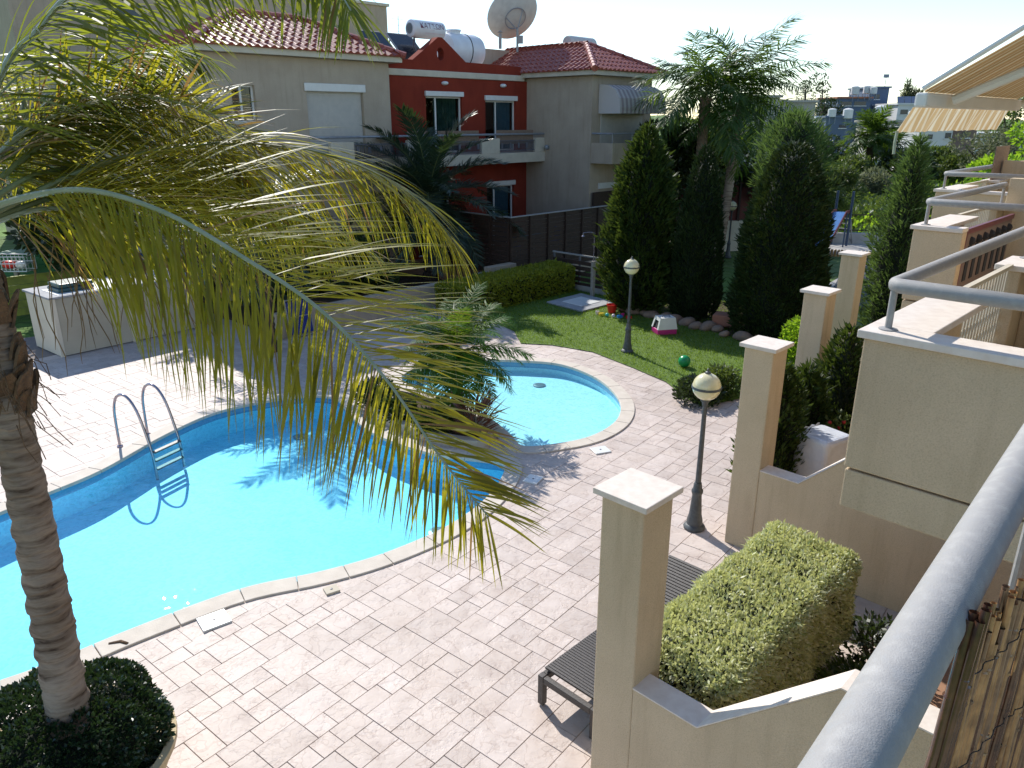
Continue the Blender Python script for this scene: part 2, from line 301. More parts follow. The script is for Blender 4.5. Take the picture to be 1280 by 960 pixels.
def nparr(name,vs,fs4,m,parent=None,kind=None):        # fast mesh from numpy quads
    me=bpy.data.meshes.new(name); n=len(vs); k=len(fs4)
    off=root_loc(parent) if parent is not None else V((0,0,0))
    me.vertices.add(n); me.vertices.foreach_set('co',(vs-np.array(off)).astype(np.float32).ravel())
    me.loops.add(k*4); me.loops.foreach_set('vertex_index',fs4.astype(np.int32).ravel())
    me.polygons.add(k); me.polygons.foreach_set('loop_start',np.arange(0,k*4,4,dtype=np.int32)); me.polygons.foreach_set('loop_total',np.full(k,4,dtype=np.int32))
    me.polygons.foreach_set('use_smooth',[False]*k); me.update(calc_edges=True); me.materials.append(M[m])
    o=bpy.data.objects.new(name,me); COL.objects.link(o); o.parent=parent
    return o
def unit(a): return a/np.maximum(np.linalg.norm(a,axis=1,keepdims=True),1e-9)
def leaves(name,P,D,L,Wd,m,parent=None,jit=.5,fold=.0):
    """diamond leaves at points P growing along D"""
    n=len(P); D=unit(D+rng.normal(0,jit,(n,3))); S=unit(np.cross(D,rng.normal(0,1,(n,3))))
    L=np.asarray(L)*rng.uniform(.7,1.25,n); w=np.asarray(Wd)*rng.uniform(.75,1.2,n)
    a=P; b=P+D*(L*.45)[:,None]+S*w[:,None]/2; c=P+D*L[:,None]; d=P+D*(L*.45)[:,None]-S*w[:,None]/2
    vs=np.stack([a,b,c,d],1).reshape(-1,3); fs=np.arange(4*n).reshape(-1,4)
    return nparr(name,vs,fs,m,parent)
def catmull(pts,closed=True,k=8):
    pts=[V(p) for p in pts]; n=len(pts); out=[]
    for i in range(n if closed else n-1):
        g=lambda j: pts[j%n] if closed else pts[min(max(j,0),n-1)]
        p0,p1,p2,p3=g(i-1),g(i),g(i+1),g(i+2)
        for q in range(k):
            t=q/k; out.append(.5*((2*p1)+(p2-p0)*t+(2*p0-5*p1+4*p2-p3)*t*t+(3*p1-p0-3*p2+p3)*t**3))
    if not closed: out.append(pts[-1])
    return out
def fill(name,loops,z,m,parent=None,kind='structure'):
    bm=bmesh.new()
    es=[]
    for lp in loops:
        vs=[bm.verts.new((p[0],p[1],z)) for p in lp]
        es+=[bm.edges.new((vs[i],vs[(i+1)%len(vs)])) for i in range(len(vs))]
    bmesh.ops.triangle_fill(bm,use_beauty=True,use_dissolve=False,edges=es,normal=(0,0,1))
    bmesh.ops.recalc_face_normals(bm,faces=bm.faces)
    for f in bm.faces:
        if f.normal.z<0: f.normal_flip()
    me=bpy.data.meshes.new(name); bm.to_mesh(me); bm.free(); me.materials.append(M[m])
    o=bpy.data.objects.new(name,me); COL.objects.link(o)
    if kind: o['kind']=kind
    return o
def inside(p,poly):
    x,y=p; c=False; n=len(poly); j=n-1
    for i in range(n):
        xi,yi=poly[i][0],poly[i][1]; xj,yj=poly[j][0],poly[j][1]
        if (yi>y)!=(yj>y) and x<(xj-xi)*(y-yi)/(yj-yi)+xi: c=not c
        j=i
    return c
def offset_loop(lp,d):
    n=len(lp); out=[]; area=sum(lp[i][0]*lp[(i+1)%n][1]-lp[(i+1)%n][0]*lp[i][1] for i in range(n)); sg=1 if area>0 else -1
    for i in range(n):
        t=V(lp[(i+1)%n])-V(lp[i-1]); t.z=0; t.normalize(); out.append(V(lp[i])+V((t.y,-t.x,0))*d*sg)
    return out

# ------------------------------------------------------------------ camera, sky, sun
cam=bpy.data.objects.new('camera',bpy.data.cameras.new('camera')); COL.objects.link(cam); sc.camera=cam
cam.location=(0,0,H); cam.rotation_euler=(math.pi/2-PITCH,0,0); cam.data.sensor_width=36; cam.data.lens=F/1280*36
cam.data.clip_start=.05; cam.data.clip_end=3000
SEL=R(39.5); SDX,SDY=-.47,.883; SROT=math.atan2(SDX,SDY)
w=bpy.data.worlds.new('World'); sc.world=w; w.use_nodes=True; nt=w.node_tree
bg=nt.nodes['Background']; sk=nt.nodes.new('ShaderNodeTexSky'); sk.sky_type='NISHITA'; sk.sun_disc=False
sk.sun_elevation=SEL; sk.sun_rotation=SROT; sk.air_density=1.0; sk.dust_density=.05; sk.ozone_density=2.2
nt.links.new(sk.outputs[0],bg.inputs[0]); bg.inputs[1].default_value=.14
sun=bpy.data.objects.new('sun',bpy.data.lights.new('sun','SUN')); COL.objects.link(sun)
sun.data.energy=3.9; sun.data.angle=R(.53); sun.data.color=(1,.955,.88)
sd=V((SDX*math.cos(SEL),SDY*math.cos(SEL),math.sin(SEL))); sun.rotation_euler=sd.to_track_quat('Z','Y').to_euler(); sun.location=sd*60
sc.view_settings.view_transform='Standard'; sc.view_settings.look='None'; sc.view_settings.exposure=.58; sc.view_settings.gamma=1
sc.cycles.use_denoising=True; sc.cycles.max_bounces=8; sc.cycles.transparent_max_bounces=16

# ------------------------------------------------------------------ pools, deck, ground
main_pts=[(-4.62,5.52),(-3.75,6.28),(-2.93,6.93),(-2.13,7.27),(-1.49,7.64),(-.82,8.24),(-.38,8.9),(-.13,9.6),(-.10,10.12),(-.5,10.28),(-1.22,10.5),(-2.15,11.2),(-2.75,12.05),(-3.15,12.85),(-3.7,13.05),(-4.4,12.8),(-5.16,12.2),(-5.62,11.2),(-5.98,9.9),(-6.4,9.1),(-6.85,8.2),(-7.1,7.0),(-6.8,5.8),(-5.7,5.1)]
kid_pts=[(.16,10.72),(.75,10.82),(1.35,11.17),(1.82,11.87),(1.97,12.83),(1.70,14.0),(1.05,14.9),(.25,15.17),(-.6,15.2),(-1.6,14.9),(-2.2,14.2),(-1.95,13.5),(-1.25,12.85),(-.48,12.0),(-.08,11.25)]
main_lp=[V((p.x,p.y,0)) for p in catmull([(x,y,0) for x,y in main_pts],True,6)]
kid_lp=[V((p.x,p.y,0)) for p in catmull([(x,y,0) for x,y in kid_pts],True,7)]
mi,ki=offset_loop(main_lp,.08),offset_loop(kid_lp,.08)
gr=fill('ground',[[(-900,-900),(900,-900),(900,900),(-900,900)],mi,ki],-.03,'field')
deck_poly=[(-15,1),(1.0,1),(4.3,5.6),(4.3,12.95),(3.37,12.45),(3.2,12.83),(2.98,13.81),(2.46,14.71),(1.76,15.80),(.9,16.34),(.2,16.47),(.05,17.5),(-.4,18.4),(-1.2,19.3),(-.1,22),(-3,24),(-15,14)]
fill('pool_deck',[deck_poly,mi,ki],-.006,'grout')
# stamped stone pattern: rectangles of mixed sizes packed on a grid turned to the pool
A=V((.78,-.626,0)); B=V((.626,.78,0)); U_=.103
def tiles():
    org=V((-16,8,0)); n=265; used=np.zeros((n,n),bool)
    sizes=[(4,4),(4,3),(3,4),(5,3),(3,3),(3,2),(2,3),(4,2),(2,2),(2,4),(3,5)]; wts=[3,3,3,2,4,4,4,3,3,2,1]
    vs=[];fs=[]
    clean=set()
    mid_m=offset_loop(main_lp,.16); mid_k=offset_loop(kid_lp,.16)
    mo=offset_loop(main_lp,.7); ko=offset_loop(kid_lp,.7)
    def quad(x0,x1,y0,y1,g,island):
        p=[org+A*(x*U_)+B*(y*U_) for x,y in((x0+g,y0+g),(x1-g,y0+g),(x1-g,y1-g),(x0+g,y1-g))]
        dz=island*.0035
        q=[org+A*(x*U_)+B*(y*U_) for x,y in((x0+g*1.7,y0+g*1.7),(x1-g*1.7,y0+g*1.7),(x1-g*1.7,y1-g*1.7),(x0+g*1.7,y1-g*1.7))]
        o=len(vs)
        for k in range(4): p[k].z=-.0055; q[k].z=.0+dz
        vs.extend(q+p); fs.append((o,o+1,o+2,o+3))
        fs.extend([(o+4+k,o+4+(k+1)%4,o+(k+1)%4,o+k) for k in range(4)])
    for j in range(n):
        for i in range(n):
            if used[i,j]: continue
            c=org+A*(i*U_)+B*(j*U_)
            if not(-14.8<c.x<4.6 and 1.<c.y<24): used[i,j]=True; continue
            rl=1
            while i+rl<n and not used[i+rl,j] and rl<8: rl+=1
            for a,b in rnd.choices(sizes,wts,k=14)+[(2,3),(2,2),(3,2),(1,3),(1,2),(1,1)]:
                if i+a<=n and j+b<=n and (a==rl or rl-a>=2) and not used[i:i+a,j:j+b].any(): break
            used[i:i+a,j:j+b]=True
            cc=org+A*((i+a/2)*U_)+B*((j+b/2)*U_)
            qs=[org+A*(x*U_)+B*(y*U_) for x in (i,i+a) for y in (j,j+b)]
            if not any(inside((q.x,q.y),deck_poly) for q in qs): continue
            if inside((cc.x,cc.y),mo) or inside((cc.x,cc.y),ko):
                corners=[org+A*(x*U_)+B*(y*U_) for x in np.linspace(i,i+a,a*2+1) for y in np.linspace(j,j+b,b*2+1)]
                hit=[(inside((q.x,q.y),mid_m) or inside((q.x,q.y),mid_k)) for q in corners]
                if all(hit): continue
                if any(hit):
                    k=3
                    for x in range(a*k):
                        for y in range(b*k):
                            q=org+A*((i+(x+.5)/k)*U_)+B*((j+(y+.5)/k)*U_)
                            if not(inside((q.x,q.y),mid_m) or inside((q.x,q.y),mid_k)): 
                                pp=[org+A*((i+(x+dx)/k)*U_)+B*((j+(y+dy)/k)*U_) for dx,dy in((0,0),(1,0),(1,1),(0,1))]
                                o=len(vs); vs.extend(pp); fs.append((o,o+1,o+2,o+3))
                    continue
            quad(i,i+a,j,j+b,.024,rnd.random())
    return vs,fs
tv,tf=tiles()
nparr('pool_deck_paving',np.array([tuple(v) for v in tv]),np.array(tf),'deck_tile')['kind']='structure'
def pool(lp,zf,zw,water,floor,nm_,lab,zc,cw,gap):
    root=thing(nm_,lp[0],lab,'swimming pool')
    n=len(lp)
    o=fill('pool_floor',[lp],zf,floor,None,None); o.parent=root
    for v in o.data.vertices: v.co-=root.location
    b=MB(); zs=[zf,-.20 if zf<-.5 else -.14,-.028]
    for k,(z0,z1) in enumerate(zip(zs[:-1],zs[1:])):
        vs=[(p.x,p.y,z) for z in(z0,z1) for p in lp]; b.add(vs,[(i,n+i,n+(i+1)%n,(i+1)%n) for i in range(n)],k)
    b.build('pool_wall',[floor,'pool_tile'],root)
    o=fill('water_surface',[offset_loop(lp,.004)],zw,water,None,None); o.parent=root
    for v in o.data.vertices: v.co-=root.location
    # coping stones, with a joint every few segments
    c=MB(); inn=offset_loop(lp,-.035); out=offset_loop(lp,cw); st=gap; i=0
    while i<n:
        k=min(i+st,n); idx=[q%n for q in range(i,k+1)]
        def pull(q,a,bv,f): return a[q].lerp(bv,f)
        I=[V(inn[q]) for q in idx]; O=[V(out[q]) for q in idx]
        for L_ in (I,O):
            L_[0]=L_[0].lerp(L_[1],.02); L_[-1]=L_[-1].lerp(L_[-2],.02)
        m_=len(idx); top=[V((p.x,p.y,zc)) for p in I]+[V((p.x,p.y,zc)) for p in O]; bot=[V((p.x,p.y,-.03)) for p in I]+[V((p.x,p.y,-.03)) for p in O]
        vs=top+bot; fs=[]
        for q in range(m_-1):
            fs+=[(q,m_+q,m_+q+1,q+1),(q,q+1,2*m_+q+1,2*m_+q),(m_+q,3*m_+q,3*m_+q+1,m_+q+1),(2*m_+q,2*m_+q+1,3*m_+q+1,3*m_+q)]
        fs+=[(0,2*m_,3*m_,m_),(m_-1,2*m_-1,4*m_-1,3*m_-1)]
        c.add(vs,fs); i=k
    c.build('coping','coping',root,bevel=.008)
    return root
pool(main_lp,-.46,-.04,'water','pool_deep','swimming_pool','large curved swimming pool of clear blue water with a steel ladder',.022,.225,4)
pool(kid_lp,-.24,-.04,'water_shallow','pool_pale','swimming_pool','small shallow children\'s pool of very pale water behind the planted island',.026,.21,4)

# lawn
lawn_poly=[(-1.3,19.2),(-.45,18.4),(.05,17.5),(.2,16.47),(.9,16.34),(1.76,15.80),(2.46,14.71),(2.98,13.81),(3.2,12.83),(3.37,12.45),(4.4,13.0),(5.6,13.9),(7.4,15.4),(8.0,18),(5.2,21.6),(2.9,23.2),(1.9,22.4)]
fill('lawn',[lawn_poly],.018,'lawn')
def scatter(poly,n):
    xs=[p[0] for p in poly]; ys=[p[1] for p in poly]; out=[]
    while len(out)<n:
        p=(rnd.uniform(min(xs),max(xs)),rnd.uniform(min(ys),max(ys)))
        if inside(p,poly): out.append((p[0],p[1],.016))
    return np.array(out)
P=scatter(lawn_poly,42000)
tag(leaves('lawn_grass',P,np.tile((0,0,1.),(len(P),1)),.055,.012,'grass',None,.45),kind='stuff')

# ------------------------------------------------------------------ planted island between the pools
isl=[(-.42,10.62),(-1.2,10.86),(-2.0,11.5),(-2.5,12.3),(-2.72,12.95),(-2.3,13.15),(-1.5,12.72),(-.8,11.95),(-.38,11.2)]
isl_lp=[V((p.x,p.y,0)) for p in catmull([(x,y,0) for x,y in isl],True,5)]
rt=thing('planter_island',(-1.4,12,0),'stone edged planting bed of dark soil between the two pools','planting bed')
b=MB(); n=len(isl_lp); o2=offset_loop(isl_lp,-.14)
vs=[(p.x,p.y,.16) for p in isl_lp]+[(p.x,p.y,.16) for p in o2]+[(p.x,p.y,-.02) for p in isl_lp]+[(p.x,p.y,-.02) for p in o2]
fs=[]
for i in range(n):
    j=(i+1)%n; fs+=[(i,j,n+j,n+i),(2*n+i,2*n+j,j,i),(n+i,n+j,3*n+j,3*n+i)]
b.add(vs,fs); b.build('stone_edging','stone_edge',rt,bevel=.012)
o=fill('soil',[o2],.09,'soil',None,None); o.parent=rt
for v in o.data.vertices: v.co-=rt.location
def clump(name,loc,r,h,n,m,label,cat,L=.12,Wd=.03,group=None,up=.6,jit=.5):
    root=thing(name,loc,label,cat,group); loc=V(loc)
    a=rng.uniform(0,2*math.pi,n); q=np.sqrt(rng.uniform(0,1,n)); zz=rng.uniform(.05,1,n)
    rr=r*q*np.sqrt(np.maximum(1-(zz-.35)**2*1.6,.05))
    P=np.stack([loc.x+rr*np.cos(a),loc.y+rr*np.sin(a),loc.z+zz*h],1)
    D=np.stack([np.cos(a),np.sin(a),np.full(n,up)],1)
    leaves('foliage',P,D,L,Wd,m,root,jit)
    b=MB()
    for k in range(5):
        an=k*1.26; b.tube([loc,loc+V((math.cos(an)*r*.3,math.sin(an)*r*.3,h*.4)),loc+V((math.cos(an)*r*.6,math.sin(an)*r*.6,h*.75))],[.018,.012,.005],5)
    b.build('stem','bark',root); return root
clump('shrub',(-2.35,12.35,.09),.36,.42,1500,'leaf_box','dark leafy shrub at the far tip of the pool island','shrub',.09,.035)
clump('shrub',(-1.9,11.75,.09),.3,.34,900,'leaf_dark','low dark shrub spreading beside the island edge near the date palm','shrub',.1,.035)
clump('shrub',(-1.25,11.2,.09),.32,.3,900,'leaf_mid','fresh green low shrub in front of the short palm on the island','shrub',.11,.04)
clump('cordyline',(-.62,11.05,.09),.22,.42,150,'leaf_cordy','reddish spiky plant at the near end of the pool island','plant',.42,.035,up=1.0,jit=.3)
def rock(c,r,label,group=None,m='rock'):
    b=MB(); b.ball(c,r,12,0,(1.2,1,.7)); 
    ph=[rnd.uniform(0,6) for _ in range(6)]
    b.v=[(x+r*.13*math.sin(7*y/r*.3+ph[0]+z*4),y+r*.13*math.sin(5*x/r*.4+ph[1]),z+r*.12*math.sin(6*x/r*.3+ph[2])) for x,y,z in b.v]
    return tag(b.build('rock',m,None,smooth=True),label,'rock',group)
rock((-.95,11.25,.14),.16,'pale rounded rock among the plants of the pool island'); rock((-.75,11.5,.14),.13,'small brown rock beside the trunk of the short island palm')

# ------------------------------------------------------------------ pool ladder and deck fittings
lr=thing('pool_ladder',(-5.6,10.9,0),'curved steel pool ladder with three treads on the far pool edge','ladder')
e=V((.42,.91,0)).normalized(); q=V((.91,-.42,0)).normalized()      # along the edge, into the pool
for k,(ox) in enumerate((0,.52)):
    base=V((-5.76,10.60,0))+e*ox
    pts=[base+q*x+UP*z for x,z in((-.38,0),(-.38,.30),(-.36,.62),(-.28,.82),(-.14,.90),(.02,.84),(.16,.62),(.28,.2),(.33,-.1),(.34,-.42))]
    b=MB(); b.tube(catmull(pts,False,5),.021,10); h=b.build('handrail','steel',lr,smooth=True)
    f=MB(); f.lathe([(.045,.005),(.045,.02),(.022,.03)],pts[0],12); f.build('floor_flange','steel',h)
for k in range(3):
    b=MB(); c=V((-5.76,10.60,0))+e*.26+q*(.335)+UP*(.03-.14*k); b.obox(c,e*.25,q*.04,UP*.012); b.build('tread','lamp_metal',lr,bevel=.004)
def lid(c,a,label,m='plastic_white',group=None,r=0):
    b=MB(); c=V(c); u=V((math.cos(r),math.sin(r),0)); v=V((-math.sin(r),math.cos(r),0)); root=thing('skimmer_lid',c,label,'pool lid',group)
    b.obox(c+UP*.012,u*a,v*a*.9,UP*.012); b.build('cover_plate',m,root,bevel=.004)
    b=MB(); b.lathe([(.014,.024),(.014,.029),(.004,.03)],c,10); b.build('lift_hole','grey_rail',root)
lid((-3.02,6.42,0),.14,'square white skimmer lid in the paving at the near edge of the big pool',r=.65)
lid((1.36,10.60,0),.13,'white skimmer lid in the paving beside the near edge of the small pool',r=.35)
lid((.30,9.6,0),.12,'white skimmer lid half in the palm shadow beside the big pool',r=1.1)
lid((-1.95,6.95,0),.075,'small beige lid in the paving at the near edge of the big pool','trim_beige',r=.55)
lid((-6.25,8.75,0),.09,'small grey lid on the far edge of the big pool behind the ladder','slab_grey',r=1.1)
# underwater fittings
for c,lab in (((-3.72,12.2,-.455),'dark round drain at the far end of the big pool floor'),((.55,14.3,-.235),'dark round drain on the floor of the small pool'),((-1.0,8.95,-.455),'dark round drain near the near end of the big pool floor')):
    b=MB(); b.lathe([(.13,0),(.13,.012),(.09,.022),(.02,.024)],c,18); tag(b.build('floor_drain','grey_paint',None),lab,'drain')
tr=MB(); tr.tube([V((-3.9,6.05,.012)),V((-3.8,6.08,.02)),V((-3.72,6.05,.015))],.02,8); tag(tr.build('fallen_leaf','husk',None,smooth=True),'curled dry brown leaf on the paving by the round planter','leaf')

# ------------------------------------------------------------------ globe lamps
def lamp(loc,label,dead=False,scale=1.):
    root=thing('globe_lamp',loc,label,'garden lamp','globe lamps on grey posts'); c=V(loc)
    b=MB(); b.lathe([(.13,0),(.135,.03),(.115,.06),(.10,.07),(.095,.13),(.078,.20),(.065,.36),(.058,.46),(.062,.48),(.07,.50),(.07,.53),(.055,.55),(.05,.60),(.044,.63)],c,20); b.build('post_base','lamp_metal',root,smooth=2)
    b=MB(); b.lathe([(.036,.62),(.030,1.2),(.026,1.62),(.036,1.64),(.036,1.67),(.06,1.70),(.06,1.725)],c,16); b.build('pole','lamp_metal',root,smooth=2)
    b=MB(); b.ball(c+UP*1.87,.165,28); g=b.build('globe','globe',root,smooth=True)
    b=MB(); b.lathe([(.167,-.014),(.172,-.014),(.172,.014),(.167,.014)],c+UP*1.865,28); b.build('ring','lamp_metal',g)
    b=MB(); b.lathe([(.035,.157),(.03,.18),(.012,.19),(.012,.215),(.005,.22)],c+UP*1.87,12); b.build('finial','lamp_metal',g,smooth=2)
    return root
lamp((2.27,8.28,0),'nearest grey post lamp with pale yellow globe, beside the beige column')
lamp((2.52,15.80,0.015),'grey post lamp with yellow globe where the paving meets the lawn')
lamp((7.98,27.88,0),'far globe lamp between two dark conifers in front of the red fence')

# ------------------------------------------------------------------ party columns and their stepped walls
def column(cx,cy,zt,label,wall=None,h=.17,cap=.215):
    root=thing('boundary_column',(cx,cy,0),label,'column','rendered boundary columns'); c=V((cx,cy,0))
    b=MB(); b.obox(c+UP*(zt-.05)/2,E1*h,E2*h,UP*(zt-.05)/2); b.build('shaft','render_ochre',root,bevel=.012)
    b=MB(); b.obox(c+UP*(zt-.022),E1*cap,E2*cap,UP*.022); b.build('cap','cap_stone',root,bevel=.006)
    if wall:
        prof=wall; o=c-E1*(h-.003)
        poly=[o+E2*k+UP*z for k,z in prof]+[o+E2*prof[-1][0],o+E2*prof[0][0]]
        b=MB(); b.prism(poly,E1*.20); b.build('wall','render_ochre',root,bevel=.006)
        b=MB()
        for (k0,z0),(k1,z1) in zip(prof[:-1],prof[1:]):
            p=[o-E1*.004+E2*k0+UP*(z0+.002),o-E1*.004+E2*k1+UP*(z1+.002),o-E1*.004+E2*k1+UP*(z1+.012),o-E1*.004+E2*k0+UP*(z0+.012)]
            b.prism(p,E1*.208)
        b.build('wall_top','cap_stone',root)
    return root
PR=[(.17,1.05),(.68,1.05),(1.50,1.87),(3.6,1.87)]
column(.84,4.50,2.5,'nearest beige rendered column with a stepped wall, beside the sun lounger',PR)
column(2.80,7.96,2.5,'beige rendered column beside the near globe lamp, its low wall ending under the balcony',[(.17,1.05),(.62,1.05),(1.4,1.8),(3.6,1.8)])
column(4.46,10.72,2.5,'third beige column from the camera, half hidden behind the globe lamp column',[(.17,1.0),(.7,1.0),(1.4,1.7),(3.4,1.7)])
column(6.33,13.94,2.5,'farthest and thinnest beige column, in front of the feathery conifer',[(.17,1.0),(.7,1.0),(1.4,1.7),(3.4,1.7)])

# patio floors in front of the houses
b=MB(); b.box(3.95,9.0,-2.4,1.55,-.02,.03); b.box(9.3,13.2,-1.2,2.9,-.02,.03); b.box(-1,3.55,-3.7,.3,-.02,.03)
tag(b.build('patio','patio_tile',None),kind='structure')
b=MB()
for k in range(7): b.box(4.0,5.4,1.56+.02+k*.115,1.56+.12+k*.115-.006,.03,.075)
tag(b.build('timber_deck','wood_grey',None),kind='structure')

# near variegated hedge
hr=thing('clipped_hedge',W(5.25,2.3),'near block of clipped yellow and green variegated hedge behind the nearest column','hedge')
def boxhedge(root,s0,s1,t0,t1,z0,z1,n,m,L,Wd,core='leaf_dark',rough=.05,jit=.8,low=0.):
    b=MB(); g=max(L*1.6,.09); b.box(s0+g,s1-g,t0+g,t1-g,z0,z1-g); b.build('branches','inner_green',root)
    ds,dt,dz=s1-s0,t1-t0,z1-z0
    ar=[ds*dt,ds*dz,ds*dz,dt*dz,dt*dz]; ar=[a/sum(ar) for a in ar]
    face=rng.choice(5,n,p=ar); s=rng.uniform(s0,s1,n); t=rng.uniform(t0,t1,n); z=rng.uniform(z0+low,z1,n); D=np.zeros((n,3))
    e1=np.array(E1);nn=np.array(N1v)
    for k,(arr,val,dv) in enumerate(((z,z1,(0,0,1.)),(t,t0,-nn),(t,t1,nn),(s,s0,-e1),(s,s1,e1))):
        q=face==k; arr[q]=val; D[q]=dv
    # round the edges and let the surface swell and dip
    cs,ct,cz=(s0+s1)/2,(t0+t1)/2,(z0+z1)/2
    P=np.stack([.7*s-.714*t,.714*s+.7*t,z],1)
    swell=np.sin(P[:,0]*5.1+1)*np.sin(P[:,1]*4.3)*rough+np.sin(P[:,0]*11+P[:,1]*9+P[:,2]*8)*rough*.5
    edge=np.sort(np.stack([(ds/2-abs(s-cs)),(dt/2-abs(t-ct)),(z1-z)],1),1)[:,1]
    inset=np.clip(.14-edge,0,.14)**2*5
    P+=D*(swell-inset-rng.exponential(.02,n))[:,None]
    ctr=np.array(W(cs,ct,cz)); P+=(ctr-P)*(inset*.35)[:,None]
    L=np.where(rng.uniform(0,1,n)<.05,L*1.8,L)
    leaves('foliage',P,D+np.array((0,0,.35)),L,Wd,m,root,jit)
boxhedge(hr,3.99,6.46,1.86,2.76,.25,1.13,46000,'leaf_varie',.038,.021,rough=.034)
b=MB()
for s_ in (4.5,5.3,6.1): b.tube([W(s_,2.3,0),W(s_+.03,2.3,.5)],[.03,.025],7)
b.build('stem','bark',hr)
cl=clump('ground_cover',W(5.85,1.5,.03),.42,.28,1500,'leaf_mid','dark green low plants on the patio beside the near hedge','plant',.06,.035)
clump('potted_plant',W(6.45,1.65,.03),.3,.42,600,'leaf_dark','small dark leafy plant at the corner of the near hedge','plant',.07,.04)

# sun lounger
def lounger():
    o0=V((.22,5.27,0)); a=E1.copy(); b_=E2.copy()
    root=thing('sun_lounger',o0+a*.95+b_*.31,'dark brown woven sun lounger standing behind the nearest beige column','sun lounger')
    for k,(x,y) in enumerate(((.03,.03),(.03,.60),(1.86,.03),(1.86,.60))):
        m=MB(); m.obox(o0+a*x+b_*y+UP*.17,a*.03,b_*.03,UP*.15); l=m.build('leg','rattan',root,bevel=.008)
        m=MB(); m.obox(o0+a*x+b_*y+UP*.010,a*.018,b_*.018,UP*.010); m.build('foot','metal_foot',l)
    m=MB()
    for y in (.03,.60): m.obox(o0+a*.945+b_*y+UP*.285,a*.885,b_*.028,UP*.035)
    for x in (.03,.62,1.86): m.obox(o0+a*x+b_*.315+UP*.283,a*.027,b_*.255,UP*.033)
    m.build('frame','rattan',root,bevel=.01)
    m=MB(); m.obox(o0+a*.7+b_*.315+UP*.20,a*.012,b_*.25,UP*.012); m.build('crossbar','grey_rail',root)
    m=MB()                                                        # woven slats of the seat, one by one, bending up into the backrest
    prof=[(.09,.352),(1.22,.352),(1.36,.375),(1.95,.62)]
    def pt(d):
        for (x0,z0),(x1,z1) in zip(prof[:-1],prof[1:]):
            if d<=x1 or x1==prof[-1][0]:
                f=(d-x0)/(x1-x0); return V((0,0,z0+f*(z1-z0)))+a*d, (a*(x1-x0)+UP*(z1-z0)).normalized()
    d=.09
    m2=MB()
    while d<1.95:
        p,t=pt(d); nrm=b_.cross(t); (m if d<1.22 else m2).obox(o0+p+b_*.315,t*.012,b_*.30,nrm*.010); d+=.031
    for y in np.linspace(.03,.60,13):
        for (x0,z0),(x1,z1) in zip(prof[:-1],prof[1:]):
            p0=o0+a*x0+UP*(z0-.012)+b_*y; p1=o0+a*x1+UP*(z1-.012)+b_*y; c=(p0+p1)/2; t=(p1-p0)
            (m if x1<1.3 else m2).obox(c,t/2,b_*.012,UP*.006)
    m.build('seat','rattan',root); m2.build('backrest','rattan',root)
    m=MB(); m.tube([o0+a*1.6+b_*.1+UP*.46,o0+a*1.75+b_*.1+UP*.27],.012,6); m.tube([o0+a*1.6+b_*.53+UP*.46,o0+a*1.75+b_*.53+UP*.27],.012,6); m.build('back_support','grey_rail',root)
lounger()

# ------------------------------------------------------------------ own balcony: rail, reed screen, slab
OT=.235; OZ=3.95                                                    # the pipe runs along t = OT
br=thing('balcony',W(2.2,-.6,2.6),'own balcony in the foreground with a thick galvanised pipe rail','balcony')
b=MB(); b.tube([W(s_,OT+.048*(s_-.9),OZ) for s_ in np.linspace(-1.2,3.0,30)],.051,32); b.build('handrail','galv',br,smooth=True)
b=MB(); b.box(-1.2,3.3,-1.5,OT+.02,2.62,2.86); b.build('slab','render_ochre',br)
for s_ in (-.8,2.95): b=MB(); b.tube([W(s_,OT+.048*(s_-.9),2.86),W(s_,OT+.048*(s_-.9),OZ)],.022,10); b.build('rail_post','galv',br)
rs=thing('reed_screen',W(1.9,.16,2.9),'brown reed screen tied with wire inside the foreground rail','reed screen')
pal=['reed_dark','reed_tan','reed_grey']; mbs=[MB(),MB(),MB()]
def mat_at(d):                                                      # the mat leaves the rail and bows into the balcony
    return (1.36+d*.93, .064+.20*min(d,.6)+.05*max(0,d-.6))
d=0.
while d<1.7:
    for lay in range(2):
        first=d<.03
        r=rnd.uniform(.0085,.0105) if first else rnd.uniform(.0035,.0078)
        if lay==1 and rnd.random()<.3: continue
        s_,off=mat_at(d+lay*.004); t_=OT+.048*(s_-.9)-off+lay*.014
        zt=OZ+rnd.uniform(-.005,.035)-min(rnd.expovariate(1/.02),.10)+(.02 if first else 0)
        k=0 if first else rnd.choices((0,1,2),(3,6,3))[0]
        lean=.17*max(0,1-d/.12)+rnd.uniform(-.03,.03); pts=[]
        for f in (0,.25,.5,.75,1): pts.append(W(s_-lean*(1-f)+rnd.uniform(-.003,.003),t_+rnd.uniform(-.004,.004),2.92+(zt-2.92)*f))
        mbs[k].tube(pts,[r,r*1.02,r,r*.98,r*.95],10,0,False)
        for f in (rnd.uniform(.2,.4),rnd.uniform(.55,.7),rnd.uniform(.82,.95)):      # knots of the canes
            p=pts[0].lerp(pts[-1],f); mbs[k].tube([p-UP*.004,p,p+UP*.004],[r*.9,r*1.16,r*.9],9)
    d+=rnd.uniform(.009,.016)
for k,mb in enumerate(mbs): mb.build(('dark_reeds','tan_reeds','grey_reeds')[k],pal[k],rs,smooth=2)
b=MB()
for z in (3.86,3.62,3.3,3.05):
    pp=[]
    for q in np.linspace(0,1.7,150):
        s_,off=mat_at(q); ln=.17*max(0,1-q/.12)*(1-(z-2.92)/1.05); pp.append(W(s_-ln,OT+.048*(s_-.9)-off-.010+.003*math.sin(q*120),z+.005*math.sin(q*31)))
    b.tube(pp,.0013,5)
b.build('tie_wire','wire',rs)

